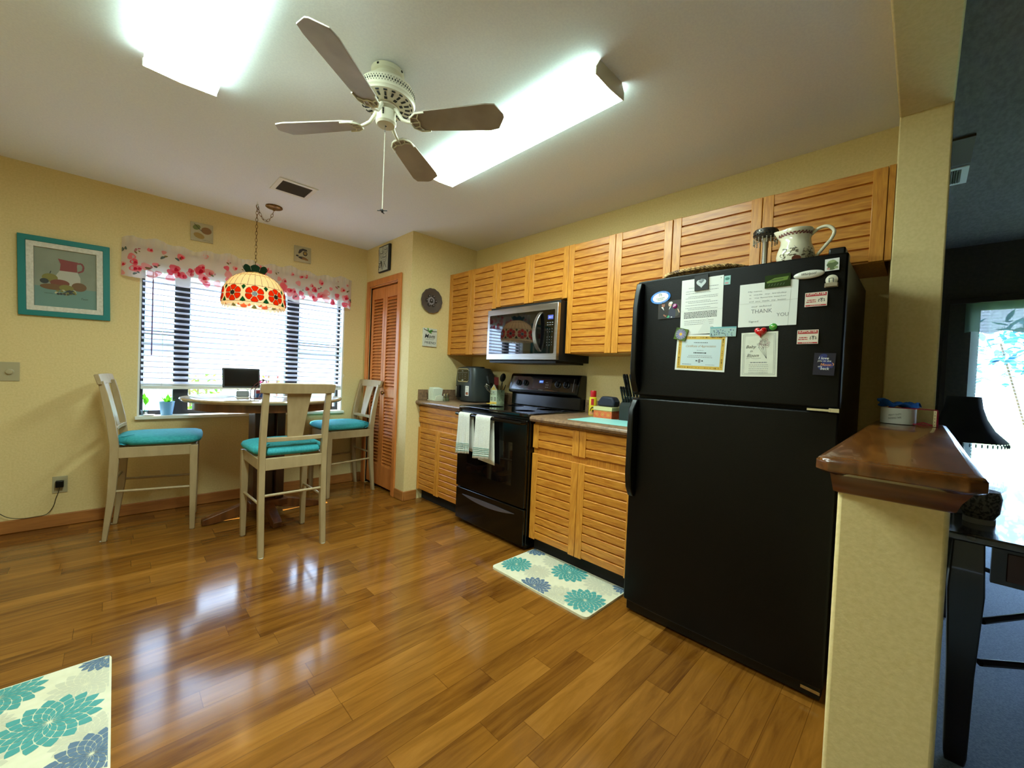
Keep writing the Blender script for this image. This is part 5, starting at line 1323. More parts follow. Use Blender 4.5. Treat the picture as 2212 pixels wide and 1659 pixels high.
    def button(name, lab, y, z, r, m0, m1, fn=None):
        b = MB().lathe([(.0, -.006), (r*.6, -.0055), (r*.92, -.003), (r, 0)], (X-.0009, y, z), 24, axis='x')
        d = Dec(b, (X-.0068, y, z), R, U, .0004)
        if fn: fn(d)
        return tag(obj(name, b, [m0]+m1, None), lab, 'magnet', G)
    button('button_magnet', 'small purple and white button magnet at the corner of the dark photo', -3.343, 1.540, .0115, mat('purple_button', (150, 30, 120), .3), [M_paper], lambda d: d.line([(-.006, -.003), (.0, .001), (.006, .004)], .0035, 1))
    button('button_magnet', 'round green glass magnet at the bottom edge of the handwritten note', -3.745, 1.421, .0145, mat('green_glass_bead', (70, 150, 60), .12, coat=.6), [mat('green_bead_light', (150, 190, 90), .3)], lambda d: (d.ell(.001, .001, .006, .003, 1, .5),))
    # heart photo magnet
    def heart(cx_, cy_, s): return [(cx_+s*.0625*16*sin(t)**3/1.0, cy_+s*.0625*(13*cos(t)-5*cos(2*t)-2*cos(3*t)-cos(4*t))) for t in [2*pi*k/28 for k in range(28)]]
    def hp(d, w_, h_):
        d.poly(heart(0, -.002, .021), 1); d.up().poly([(-.012, .006), (.0, .018), (.014, .014), (.012, .006), (.0, -.004)], 2); d.up().poly([(-.01, .008), (-.002, .014), (.004, .008)], 3)
    sheet('photo_magnet', 'black square magnet with a silvery heart, holding the typed letter', 'magnet', -3.429, -3.489, 1.600, 1.667, [M_tblk, mat('silver_heart', (190, 196, 198), .4), mat('grey_relief', (110, 116, 120), .4), mat('pale_relief', (150, 156, 158), .4)], hp, th=.004, lift=.0012, group=G, rot=.05)
    def sq(d, w_, h_): d.ell(0, .006, .009, .006, 1); d.ell(-.002, -.012, .008, .004, 2)
    sheet('photo_magnet', 'small pale aqua picture magnet peeking out behind the letter corner', 'magnet', -3.553, -3.578, 1.612, 1.650, [mat('aqua_card', (150, 196, 190), .5), mat('teal_blot', (60, 120, 110), .5), mat('pink_blot', (190, 140, 140), .5)], sq, group=G)
    def daisy(d, w_, h_):
        for k in range(24):
            a = 2*pi*k/24; d.poly([(.006*cos(a-.12), .006*sin(a-.12)), (.024*cos(a-.05), .024*sin(a-.05)), (.025*cos(a+.05), .025*sin(a+.05)), (.006*cos(a+.12), .006*sin(a+.12))], 1 if k % 2 else 3)
        d.up().ell(0, 0, .0068, .0068, 2)
    sheet('photo_magnet', 'square magnet with a lilac daisy, tilted over the certificate corner', 'magnet', -3.352, -3.407, 1.379, 1.434, [noisemat('magnet_leaf_green', (44, 76, 30), (96, 120, 50), scale=60, rough=.3), mat('lilac_petal', (150, 140, 206), .5), mat('daisy_yellow', (226, 180, 60), .5), mat('lilac_petal_light', (184, 170, 220), .5)], daisy, th=.004, lift=.0025, rot=-.25, group=G)
    def scene(d, w_, h_):
        rnd = random.Random(1)
        d.rect(-w_, w_, h_-.006, h_, 3)
        for k in range(40): d.ell(rnd.uniform(-w_+.004, w_-.01), rnd.uniform(-h_+.003, h_-.012), .003, .002, rnd.choice((1, 2)), rnd.random()*3, 6)
    sheet('photo_magnet', 'long misty landscape magnet joining the letter and the certificate', 'magnet', -3.507, -3.612, 1.389, 1.431, [mat('misty_aqua', (160, 186, 184), .3), mat('misty_grey', (92, 108, 110), .4), mat('misty_blue', (120, 138, 170), .4), mat('misty_teal', (110, 170, 176), .4)], scene, th=.003, lift=.0016, rot=-.02, group=G)
    def leafm(d, w_, h_):
        d.poly([(-w_+.006, .0), (-.01, .012), (w_-.006, .014), (w_-.01, .0), (.0, -.004), (-w_+.008, -.006)], 1); d.up().line([(-.02, .004), (.02, .006)], .002, 2)
        for k in range(6): d.line([(-.03+.01*k, -.018), (-.026+.01*k, -.010)], .0014, 3)
    sheet('photo_magnet', 'dark green leaf picture magnet holding the handwritten note', 'magnet', -3.708, -3.795, 1.577, 1.627, [mat('deep_green_photo', (30, 52, 20), .15), mat('leaf_olive', (96, 124, 38), .3), M_tblk, mat('leaf_grey', (90, 116, 90), .4)], leafm, th=.003, lift=.0013, rot=.01, group=G)
    # red glass heart
    b = MB(); hp_ = heart(0, 0, .023); o = Vector((X-.003, -3.702, 1.403)); rings = [(1, 0), (.93, .0045), (.7, .0085), (.35, .0108)]
    vs = [o+R*(x*s_)+U*(y*s_)+Vector((-h, 0, 0)) for s_, h in rings for x, y in hp_]; n = 28; vs.append(o+Vector((-.0115, 0, 0)))
    b.add(vs, [(i*n+(k+1) % n, i*n+k, (i+1)*n+k, (i+1)*n+(k+1) % n) for i in range(3) for k in range(n)]+[(3*n+(k+1) % n, 3*n+k, 4*n) for k in range(n)]+[tuple(range(n))])
    d = Dec(b, o+Vector((-.0115, 0, 0)), R, U, .0002); d.line([(-.010, .002), (-.002, .004), (.010, .005)], .0018, 1)
    tag(obj('heart_magnet', b, [mat('red_glass_heart', (196, 6, 14), .08, coat=.8), mat('pale_red', (236, 140, 130), .4)], None), 'shiny red glass heart magnet above the bouquet card', 'magnet', G)
    # white oval maker badge, standing proud of the door
    b = MB(); o = Vector((X-.001, -3.852, 1.612)); n = 32; rt = .04
    for s_, h in ((1, 0), (1, .004), (.9, .0075), (.5, .010)): b.v += [o+R*((.048*cos(t)*cos(rt)-.0155*sin(t)*sin(rt))*s_)+U*((.048*cos(t)*sin(rt)+.0155*sin(t)*cos(rt))*s_)+Vector((-h, 0, 0)) for t in [2*pi*k/n for k in range(n)]]
    for i in range(3):
        for k in range(n): b.f.append((i*n+k, i*n+(k+1) % n, (i+1)*n+(k+1) % n, (i+1)*n+k)); b.m.append(0)
    b.f.append(tuple(3*n+k for k in range(n))); b.m.append(0); b.f.append(tuple(range(n))[::-1]); b.m.append(0)
    Dec(b, o+Vector((-.010, 0, 0)), R, U, .0004).text('Whirlpool', 0, .0, .012, 1, wmax=.046, rot=rt, shear=.25)
    tag(obj('oval_magnet', b, [mat('white_enamel', (214, 210, 198), .25), M_ink], None, sharp=60), 'white lens-shaped magnet with dark lettering beside the green leaf magnet', 'magnet', G)
    # cabbage photo
    def cab(d, w_, h_):
        for x, y, r, m in ((0, .006, .014, 1), (-.006, .0, .010, 2), (.008, .002, .010, 2), (.002, .012, .007, 1), (.0, -.010, .013, 2), (-.010, -.014, .005, 3), (.012, -.012, .006, 1)): d.up(.5).ell(x, y, r, r*.75, m)
    sheet('photo_magnet', 'white square magnet with green cabbage at the top right door corner', 'magnet', -3.899, -3.941, 1.617, 1.661, [M_paper, mat('cabbage_light', (150, 164, 112), .5), mat('cabbage_dark', (84, 100, 56), .5), mat('rose_dot', (196, 140, 130), .5)], cab, group=G, rot=.02)
    # clip magnet
    t = thing('magnetic_clip', 'round cream magnetic clip below the cabbage magnet', 'clip', (X, -3.920, 1.57), 0, G)
    b = MB().lathe([(.0, -.006), (.012, -.0055), (.018, -.003), (.019, 0)], (X-.0009, -3.922, 1.583), 28, axis='x'); obj('clip_disc', b, mat('cream_plastic', (206, 198, 174), .35), t)
    b = MB().tube([(X-.012, -3.916, 1.573), (X-.018, -3.916, 1.586), (X-.018, -3.928, 1.586), (X-.012, -3.928, 1.573)], .0018, 6); obj('clip_wire', b, M_chrome, t)
    obj('clip_jaw', MB().box(X-.012, X-.0075, -3.940, -3.904, 1.558, 1.571).prism([(X-.0010, 1.556), (X-.0072, 1.556), (X-.0072, 1.571), (X-.0010, 1.566)], 'y', -3.942, -3.902), mat('taupe_plastic', (150, 136, 112), .4), t)
    def sup(d, w_, h_):
        d.rect(-w_+.0025, w_-.0025, .012, h_-.0025, 1); d.rect(-w_+.0025, w_-.0025, -h_+.002, -h_+.0065, 1); d.up()
        d.text('SUPPORTER', 0, .0205, .0095, 0, wmax=2*w_-.010, bold=.02); d.scrib(-.026, .0, -.002, .003, 1, 1); d.scrib(-.029, .0, -.009, .003, 1, 2)
        cx_, cy_ = .017, -.005
        for a in (30, 75, 105, 150, 200, 340): d.ell(cx_+.009*cos(rad(a)), cy_+.007*sin(rad(a)), .0025, .0016, 2, rad(a+90), 8)
        d.line([(cx_-.003, cy_), (cx_, cy_-.005), (cx_+.003, cy_)], .0014, 2); d.ell(cx_, cy_+.003, .0022, .0022, 2, 0, 8); d.scrib(-.016, .016, -h_+.0042, .0014, 0, 4)
    sm = [mat('sticker_cream', (220, 206, 188), .5), M_red, M_ink]
    sheet('supporter_magnet', 'upper of two red and cream supporter magnets, right edge of the freezer door', 'magnet', -3.844, -3.912, 1.490, 1.543, sm, sup, group=G)
    sheet('supporter_magnet', 'lower of two red and cream supporter magnets, left of the other one', 'magnet', -3.826, -3.892, 1.350, 1.403, sm, sup, group=G)
    def moon(d, w_, h_):
        rnd = random.Random(8)
        for k in range(6): d.ell(rnd.uniform(-.012, .018), rnd.uniform(-.01, .03), .013, .009, 1, rnd.random()*3, 14); d.up(.3)
        d.up(); d.text('I love', -.002, .022, .010, 2, shear=.2, bold=.01); d.text('you to the', .0, .011, .008, 2, shear=.2, wmax=.04, bold=.01)
        d.text('Moon', .006, -.002, .010, 3, shear=.2, bold=.01); d.text('and', -.012, -.009, .006, 2, shear=.2); d.text('back', .004, -.016, .010, 2, shear=.2, bold=.01)
        d.line([(.024, .005), (.028, .001), (.026, -.005)], .002, 3)
    sheet('quote_magnet', 'dark blue night-sky magnet with white script lettering, lowest on the freezer door', 'magnet', -3.882, -3.946, 1.233, 1.315, [mat('night_blue', (14, 16, 44), .3), mat('nebula_blue', (34, 46, 110), .35), M_paper, mat('moon_orange', (226, 150, 96), .4)], moon, group=G, rot=-.03)
fridge_things()

def fridge_top():
    Z = 1.6725
    # wicker tray
    t = thing('wicker_basket', 'shallow wicker tray on top of the refrigerator at the left', 'basket', (-.58, -3.38, Z))
    cx, cy = -.55, -3.40; wk = noisemat('wicker', (84, 54, 22), (182, 140, 80), scale=70, stretch=(1, 1, 3), rough=.7, bump=.8, lo=.4, hi=.6)
    def oval(k, n, a, b_): q = 2*pi*k/n; return cx+b_*abs(cos(q))**.8*(1 if cos(q) > 0 else -1), cy+a*abs(sin(q))**.8*(1 if sin(q) > 0 else -1)
    n = 48; vs = []
    for a, b_, z in ((.12, .09, Z+.0005), (.145, .115, Z+.012), (.185, .145, Z+.042), (.19, .15, Z+.046), (.18, .14, Z+.044), (.14, .11, Z+.016), (.115, .085, Z+.005)): vs += [(*oval(k, n, a, b_), z) for k in range(n)]
    b = MB(); b.add(vs, [(i*n+k, i*n+(k+1) % n, (i+1)*n+(k+1) % n, (i+1)*n+k) for i in range(6) for k in range(n)]+[tuple(range(n))[::-1], tuple(6*n+k for k in range(n))])
    tray = obj('woven_tray', b, wk, t)
    b = MB()
    for j in range(3):
        pts = []
        for k in range(150): q = 2*pi*k/150; x, y = oval(k, 150, .188, .148); s_ = sin(k*1.3+j*2.1); pts.append((x+.004*s_*cos(q), y+.004*s_*sin(q), Z+.047+.006*cos(k*1.3+j*2.1)))
        b.tube(pts, .0035, 5, 0, closed=True)
    obj('braided_rim', b, noisemat('wicker_rim', (96, 62, 26), (206, 168, 108), scale=50, rough=.6, lo=.4, hi=.6), t)
    def fn(u, v):
        x = -.60+.14*v; y = -3.335-.15*u; r = math.hypot((u-.5)*2, (v-.5)*2)
        z = Z+.035+.045*max(0, 1-r)**.7+.012*sin(11*u+5*v)*sin(9*v+2)+(.03*max(0, 1-abs(u-.62)*6)*(v < .7))
        return (x, y, z)
    tag(obj('napkin_cloth', MB().grid(fn, 20, 16), mat('white_cotton', (226, 220, 200), .8), None, solid=.002), 'crumpled white cloth lying in the wicker tray', 'cloth')
    # silver candle holder with pierced shade
    c = (-.50, -3.636)
    t = thing('candle_holder', 'silver pedestal holder with a pierced beaded crown on the refrigerator', 'candle holder', (c[0], c[1], Z))
    obj('stem', MB().lathe([(.03, .0005), (.03, .006), (.012, .014), (.012, .17), (.018, .185), (.02, .20), (.0, .202)], (c[0], c[1], Z), 24), M_steel, t)
    pew = mat('dark_pewter', (92, 88, 84), .35, metal=.9)
    b = MB().lathe([(.02, .188), (.035, .186), (.046, .198), (.050, .214), (.046, .226), (.030, .229), (.0, .230)], (c[0], c[1], Z), 36)
    for k in range(22):
        a = 2*pi*k/22
        for j, z in enumerate((.203, .216)): b.obox((c[0]+(.0485)*cos(a+.14*j), c[1]+(.0485)*sin(a+.14*j), Z+z), (-sin(a), cos(a), 0), (.3, .3, 1), .0035, .0035, .002, 1)
    cr = obj('pierced_crown', b, [pew, M_tblk], t)
    b = MB()
    for k in range(18):
        a = 2*pi*k/18; x, y = c[0]+.047*cos(a), c[1]+.047*sin(a)
        for j in range(4): b.ell((x, y, Z+.186-.0075*j), .0032, .0032, .0036, 6, 5)
    obj('bead_fringe', b, mat('clear_bead', (170, 160, 140), .1, metal=.3), cr)
    # pitcher
    c = (-.605, -3.775); t = thing('pitcher', 'large cream china pitcher with brown transfer print on the refrigerator', 'pitcher', (c[0], c[1], Z))
    def pf(r, z, a):
        lob = 1+.018*abs(cos(3*a)) if z > .08 else 1
        sp = 0; da = (a-pi/2+pi) % (2*pi)-pi
        if z > .12: sp = .022*math.exp(-(da/.45)**2)*(z-.12)/.045
        return r*lob+sp, z+(.008*math.exp(-(da/.5)**2) if z > .15 else 0)
    prof = [(.0, .001), (.046, .001), (.050, .006), (.062, .03), (.068, .055), (.064, .08), (.054, .105), (.051, .125), (.055, .145), (.062, .160), (.060, .163), (.053, .150), (.048, .125), (.05, .10), (.055, .06), (.0, .02)]
    body = obj('pitcher_body', MB().lathe(prof, (c[0], c[1], Z), 48, fn=pf), mat('cream_china', (226, 218, 192), .15, coat=.5), t, sharp=60)
    b = MB().tube(spline([(c[0], c[1]-.048, Z+.135), (c[0], c[1]-.075, Z+.158), (c[0], c[1]-.105, Z+.160), (c[0], c[1]-.125, Z+.138), (c[0], c[1]-.118, Z+.110), (c[0], c[1]-.095, Z+.078), (c[0], c[1]-.072, Z+.048), (c[0], c[1]-.064, Z+.042)]), .0065, 10)
    obj('handle', b, MC['cream_china'], t)
    rnd = random.Random(6); b = MB()
    def on(th, z, off=.0012):
        for (r0, z0), (r1, z1) in zip(prof[1:10], prof[2:10]):
            if z0 <= z <= z1: r = r0+(r1-r0)*(z-z0)/(z1-z0); break
        else: r = .06
        r = pf(r, z, th)[0]+off; return Vector((c[0]+r*cos(th), c[1]+r*sin(th), Z+z))
    thc = pi+.35
    for k in range(30):
        th = thc+rnd.uniform(-.95, .95); z = .045+rnd.uniform(-.026, .034); p = []
        a = rnd.uniform(0, 6.28); l = rnd.uniform(.008, .02)
        for j in range(5): p.append(on(th+l*cos(a+.5*j)*j/5/.065, min(max(z+l*sin(a+.5*j)*j/5, .012), .095)))
        b.tube(p, .0009, 4)
    for k in range(26):
        th = thc+rnd.uniform(-.95, .95); z = .045+rnd.uniform(-.024, .034); q = rnd.uniform(.003, .006); b.add([on(th+q*cos(a)/.06, z+q*.5*sin(a)) for a in (0, 1, 2, 3, 4, 5)], [tuple(range(6))])
    b.add([on(thc-.1+.016*cos(a)/.065, .035+.011*sin(a), .0018) for a in [2*pi*j/14 for j in range(14)]], [tuple(range(14))], 1)
    for k in range(40):
        th = thc-1.5+3*k/40; b.add([on(th+.004*cos(a)/.055, .142+.004*sin(k*2.)+.0035*sin(a)) for a in (0, 1.2, 2.4, 3.6, 4.8)], [tuple(range(5))], 1 if k % 2 else 2)
    obj('transfer_print', b, [mat('sepia_print', (96, 84, 66), .4), mat('russet_print', (120, 62, 44), .4), mat('plum_print', (110, 52, 66), .4)], body)
fridge_top()

# ------------------------------------------------------------------ counter things
ZC = .9202
def counter_things():
    # napkin holder
    t = thing('napkin_holder', 'white napkin holder at the left end of the counter', 'napkin holder', (-.50, -1.02, ZC))
    wp = mat('ivory_resin', (206, 204, 180), .4)
    b = MB().box(-.56, -.45, -1.085, -.965, ZC, ZC+.010)
    b.prism([(-.55, ZC+.010), (-.46, ZC+.010), (-.455, ZC+.10), (-.48, ZC+.125), (-.52, ZC+.118), (-.555, ZC+.10)], 'y', -.972, -.966)
    b.prism([(-.55, ZC+.010), (-.46, ZC+.010), (-.462, ZC+.045), (-.50, ZC+.058), (-.545, ZC+.045)], 'y', -1.085, -1.079)
    obj('holder_frame', b, wp, t, bevel=.003)
    for k in range(5):
        a = .12+.05*k
        b = MB().obox((-.505, -.990-.014*k, ZC+.068-.002*k), (1, 0, 0), (0, -sin(a)*.7, cos(a)), .052, .055, .0035)
        tag(obj('paper_napkin', b, mat('napkin_white', (222, 226, 206), .8), None, bevel=.002), 'folded white paper napkin leaning in the napkin holder', 'napkin', 'paper napkins in the holder')
    gl = glassmat('shaker_glass', (210, 220, 205), .25)
    for x, y, lab in ((-.43, -1.105, 'small glass shaker beside the napkin holder, nearer the wall'), (-.475, -1.125, 'small glass shaker beside the napkin holder, nearer the room')):
        s = thing('shaker', lab, 'shaker', (x, y, ZC), 0, 'glass shakers')
        obj('glass_body', MB().lathe([(.0, .001), (.014, .001), (.015, .02), (.012, .042), (.013, .05)], (x, y, ZC), 16), gl, s)
        obj('metal_cap', MB().lathe([(.0135, .0505), (.0135, .064), (.006, .072), (.0, .073)], (x, y, ZC), 16), M_chrome, s)
        obj('contents', MB().lathe([(.0, .003), (.0125, .003), (.0125, .03), (.0, .031)], (x, y, ZC), 14), mat('pale_spice', (150, 150, 120), .8), s)
    # air fryer
    t = thing('air_fryer', 'dark grey air fryer with chrome-trimmed panel in the counter corner', 'air fryer', (-.2, -1.21, ZC))
    y0, y1, zt = -1.065, -1.375, 1.245; cy = (y0+y1)/2
    body = mat('slate_grey_plastic', (50, 56, 56), .4)
    n = 40; vs = []; lv = [(.90, ZC+.012), (.96, ZC+.04), (1, ZC+.08), (.98, 1.13), (.93, 1.205), (.85, 1.235), (.4, zt)]
    for s_, z in lv:
        for k in range(n):
            q = 2*pi*k/n; e = .34; vs.append((-.205+.136*s_*abs(cos(q))**e*(1 if cos(q) > 0 else -1)+(1-s_)*.02-.136*(1-s_)*.8*(z > 1.0), cy+.152*s_*abs(sin(q))**e*(1 if sin(q) > 0 else -1), z))
    b = MB(); b.add(vs, [(i*n+k, i*n+(k+1) % n, (i+1)*n+(k+1) % n, (i+1)*n+k) for i in range(len(lv)-1) for k in range(n)]+[tuple(range(n))[::-1], tuple((len(lv)-1)*n+k for k in range(n))])
    obj('fryer_body', b, body, t, sharp=50)
    obj('foot_ring', MB().lathe([(.115, 0), (.118, .011)], (-.215, cy, ZC), 36, sy=1.18), M_tblk, t)
    obj('top_lid', MB().lathe([(.075, zt-.0335), (.078, zt+.002), (.07, zt+.006), (.0, zt+.006)], (-.215, cy, 0), 36, sy=1.4), M_tblk, t)
    xf = -.343
    b = MB(); py = cy+.03
    def rr(w0, w1, z0, z1, r):
        pts = []
        for cx_, cz_, s in ((w1-r, z1-r, 0), (w0+r, z1-r, 1), (w0+r, z0+r, 2), (w1-r, z0+r, 3)):
            for k in range(5): an = s*pi/2+k*pi/8; pts.append((cx_+r*cos(an), cz_+r*sin(an)))
        return pts
    b.prism([(cy+.085-p[0], p[1]) for p in rr(-.0, .16, 1.105, 1.228, .02)], 'x', xf-.004, xf+.03)
    pn = obj('control_trim', b, M_chrome, t)
    b = MB().prism([(cy+.085-p[0], p[1]) for p in rr(.007, .153, 1.112, 1.221, .016)], 'x', xf-.0075, xf-.0042)
    d = Dec(b, (xf-.0075, cy+.085, 0), (0, -1, 0), (0, 0, 1), .0004)
    d.text('Ninja', .078, 1.205, .009, 1); d.rect(.010, .150, 1.190, 1.1915, 2)
    for r_ in range(3):
        for c_ in range(3): d.scrib(.03+.04*c_, .045+.04*c_, 1.175-.018*r_, .0022, 2, r_*3+c_)
    d.rect(.068, .09, 1.118, 1.124, 1)
    obj('panel_face', b, [M_glassb, M_paper, M_grey], pn)
    b = MB().box(xf-.03, xf+.03, cy+.035, cy+.075, ZC+.04, ZC+.155); hd = obj('basket_handle', b, M_blackm, t, bevel=.012, seg=3)
    obj('handle_inlay', MB().box(xf-.0325, xf-.0305, cy+.055, cy+.075, ZC+.05, ZC+.142), M_steel, hd, bevel=.0008)
    b = MB(); d = Dec(b, (xf+.0025, cy-.055, ZC+.105), (0, -1, 0), (0, 0, 1), .0008); d.poly(rr(-.026, .026, -.045, .045, .005), 0); d.up(2); d.rect(-.018, .018, -.036, -.012, 1); d.up().ell(.006, -.024, .009, .007, 2); d.scrib(-.015, .015, .030, .003, 3, 1); d.scrib(-.018, .016, .004, .0018, 3, 2)
    obj('sticker', b, [M_paper, mat('food_brown', (120, 60, 40), .5), mat('food_orange', (190, 110, 60), .5), M_grey], t)
    # house-shaped utensil crock
    c = Vector((-.150, -1.478, ZC)); a = rad(3)
    t = thing('utensil_crock', 'small ceramic house crock with yellow gable full of utensils', 'crock', c)
    Rx = Vector((cos(a), sin(a), 0)); Ry = Vector((-sin(a), cos(a), 0))     # Rx: into the counter, Ry: across the gable
    def PP(x, y, z): return c+Rx*x+Ry*y+Vector((0, 0, z))
    hw, hd_ = .042, .05; H = .125; b = MB()
    gp = [(-hw, 0), (hw, 0), (hw, H), (0, H+.052), (-hw, H)]
    for (x0, x1, pts) in ((-hd_, -hd_+.006, gp), (hd_-.006, hd_, [(-hw, 0), (hw, 0), (hw, H), (-hw, H)])):
        m = len(pts); vs = [PP(x0, y, z) for y, z in pts]+[PP(x1, y, z) for y, z in pts]
        b.add(vs, [tuple(range(m))[::-1], tuple(range(m, 2*m))]+[(i, (i+1) % m, m+(i+1) % m, m+i) for i in range(m)])
    for y0_, y1_ in ((-hw, -hw+.006), (hw-.006, hw)):
        vs = [PP(x, y, z) for z in (0, H) for x, y in ((-hd_+.006, y0_), (hd_-.006, y0_), (hd_-.006, y1_), (-hd_+.006, y1_))]
        b.add(vs, [(3, 2, 1, 0), (4, 5, 6, 7), (0, 1, 5, 4), (1, 2, 6, 5), (2, 3, 7, 6), (3, 0, 4, 7)])
    vs = [PP(x, y, .004) for x, y in ((-hd_, -hw), (hd_, -hw), (hd_, hw), (-hd_, hw))]; b.add(vs, [(0, 1, 2, 3)])
    crock = obj('crock_body', b, mat('pale_sage_ceramic', (178, 192, 158), .3), t)
    b = MB(); d = Dec(b, PP(-hd_, 0, 0), -Ry, (0, 0, 1), .0006)
    d.poly([(-hw, H-.005), (hw, H-.005), (0, H+.05)], 0); d.up().poly([(-hw+.01, H+.002), (hw-.01, H+.002), (0, H+.040)], 1)
    d.rect(-hw, hw, 0, .02, 1)
    for sx in (-1, 1):
        d.up().rect(sx*.021-.011, sx*.021+.011, .03, .062, 2); d.up().rect(sx*.021-.006, sx*.021+.006, .034, .058, 3); d.up().rect(sx*.021-.0008, sx*.021+.0008, .034, .058, 0)
    d.rect(-.03, .03, .088, .091, 2); d.ell(0, .105, .012, .006, 3)
    obj('painted_gable', b, [mat('cream_glaze', (216, 212, 176), .3), mat('yellow_glaze', (214, 180, 60), .3), mat('olive_shutter', (96, 96, 50), .4), mat('grey_pane', (130, 140, 130), .3)], crock)
    rnd = random.Random(12); b = MB(); d = Dec(b, PP(0, -hw, 0), Rx, (0, 0, 1), .0006)
    for k in range(60):
        d.ell(rnd.uniform(-.044, .044), rnd.uniform(.006, .085), rnd.uniform(.002, .005), .002, rnd.choice((0, 0, 1)), rnd.random()*3, 7)
    for k in range(5): d.rect(-.049, .049, .088+.008*k, .0887+.008*k, 1)
    obj('ivy_pattern', b, [mat('ivy_green', (96, 126, 84), .4), mat('roof_grey_green', (130, 150, 124), .4)], crock)
    obj('sponge_tray', MB().box(-.235, -.195, -1.50, -1.43, ZC, ZC+.006), mat('yellow_glaze', (214, 180, 60), .3), t)
    def ut(name, lab, cat, base, tip, kind, m, r=.004):
        Wd = Vector((.735, -.677, 0)); B = c+Wd*(tip[0]*.25)+Vector((0, 0, .012)); T = c+Wd*tip[0]+Vector((-.677, -.735, 0))*tip[1]+Vector((0, 0, tip[2])); ax = (T-B).normalized(); Ry = Wd; b = MB(); b.tube([B, B+(T-B)*.5, T], r, 7)
        S = ax.cross(Vector((1, .3, 0))).normalized(); Q = ax.cross(S)
        if kind == 'spoon':
            vs = []; n = 14
            for s_, h in ((1, 0), (.8, .006), (.4, .010)): vs += [T+ax*(.035+.04*s_*cos(q))+Ry*(.026*s_*sin(q))+Q*h for q in [2*pi*k/n for k in range(n)]]
            b.add(vs, [(i*n+k, i*n+(k+1) % n, (i+1)*n+(k+1) % n, (i+1)*n+k) for i in (0, 1) for k in range(n)]+[tuple(2*n+k for k in range(n)), tuple(range(n))[::-1]])
        elif kind == 'turner': b.obox(T+ax*.04, Ry, ax, .028, .045, .0015)
        elif kind == 'spat': b.obox(T+ax*.03, Ry, ax, .02, .036, .004)
        elif kind == 'whisk':
            for k in range(5):
                an = pi*k/5; D = Ry*cos(an)+Q*sin(an); b.tube([T, T+ax*.03+D*.018, T+ax*.07+D*.022, T+ax*.09, T+ax*.07-D*.022, T+ax*.03-D*.018, T], .0009, 4)
        elif kind == 'tongs': b.tube([B+Ry*.012, T+Ry*.014, T+ax*.04+Ry*.003], .003, 5)
        tag(obj(name, b, m, None, sharp=50), lab, cat, 'cooking utensils in the house crock')
    bk = M_blackm; rd = mat('red_silicone', (120, 22, 26), .45)
    ut('serving_spoon', 'large black round-headed spoon standing highest in the house crock', 'spoon', 0, (.038, .0, .205), 'spoon', bk)
    ut('spatula', 'dark red silicone spatula in the middle of the house crock', 'spatula', 0, (-.012, .006, .175), 'spat', rd)
    ut('turner', 'black slotted turner leaning left out of the house crock', 'turner', 0, (-.052, .0, .190), 'turner', bk)
    ut('turner', 'dark flat turner leaning far left out of the house crock', 'turner', 0, (-.072, -.035, .185), 'spat', bk)
    ut('whisk', 'wire whisk leaning left over the crock edge towards the air fryer', 'whisk', 0, (-.062, .022, .100), 'whisk', M_chrome, .003)
    ut('tongs', 'steel tongs leaning right in the house crock', 'tongs', 0, (.030, .035, .165), 'tongs', M_chrome, .003)
    ut('ladle', 'black handled ladle leaning right against the range backguard', 'ladle', 0, (.072, -.01, .175), 'rod', bk)
    # cooking spray
    c = (-.150, -2.505); t = thing('spray_can', 'yellow cooking spray can with red cap beside the range', 'spray can', (c[0], c[1], ZC))
    b = MB().lathe([(.027, 0), (.0285, .004), (.0285, .122), (.026, .13), (.022, .132), (.0, .132)], (c[0], c[1], ZC), 28)
    bd = obj('can_body', b, mat('yellow_can', (214, 188, 36), .3), t)
    b = MB()
    def cp(th, z): return Vector((c[0]+.0292*cos(th), c[1]+.0292*sin(th), ZC+z))
    thc = math.atan2(-4.17-c[1], -2.62-c[0])
    for (a0, a1, z0, z1, m) in ((-.5, .2, .075, .12, 0), (-.9, .3, .006, .03, 1), (-.2, .9, .02, .04, 2)):
        nn = 8; vs = [cp(thc+a0+(a1-a0)*k/nn, z) for z in (z0, z1) for k in range(nn+1)]; b.add(vs, [(k, k+1, nn+2+k, nn+1+k) for k in range(nn)], m)
    vs = [cp(thc+.0+.75*cos(q)*(1 if j else .7), .028+.034*sin(q)*(1 if j else .75)) for j in (0, 1) for q in [pi*k/10 for k in range(11)]]; b.add(vs, [(k, k+1, 12+k, 11+k) for k in range(10)], 2)
    obj('can_label', b, [M_red, mat('food_tan', (190, 140, 90), .5), mat('label_brown', (60, 36, 14), .4)], bd)
    obj('cap', MB().lathe([(.022, .1325), (.0225, .172), (.020, .178), (.0, .178)], (c[0], c[1], ZC), 24), mat('red_cap', (178, 20, 26), .3), t)
    # box + speaker
    t = thing('recipe_box', 'red and tan patterned keepsake box on the counter', 'box', (-.21, -2.67, ZC))
    b = MB().box(-.285, -.135, -2.745, -2.605, ZC, ZC+.052); d = Dec(b, (-.285, -2.675, ZC), (0, -1, 0), (0, 0, 1), .0005)
    for x in (-.045, 0, .045):
        for k in range(8): a = k*pi/4; d.ell(x+.012*cos(a), .026+.012*sin(a), .004, .003, 1, a, 8)
        d.ell(x, .026, .006, .006, 1, 0, 10)
    d.rect(-.07, .07, .002, .005, 1); d.rect(-.07, .07, .046, .049, 1)
    obj('box_base', b, [noisemat('red_orange_print', (196, 76, 44), (212, 100, 56), scale=60, rough=.5), mat('ochre_motif', (206, 146, 60), .5)], t)
    obj('box_lid', MB().box(-.288, -.132, -2.748, -2.602, ZC+.0525, ZC+.078), mat('tan_lid', (196, 184, 130), .5), t, bevel=.0015)
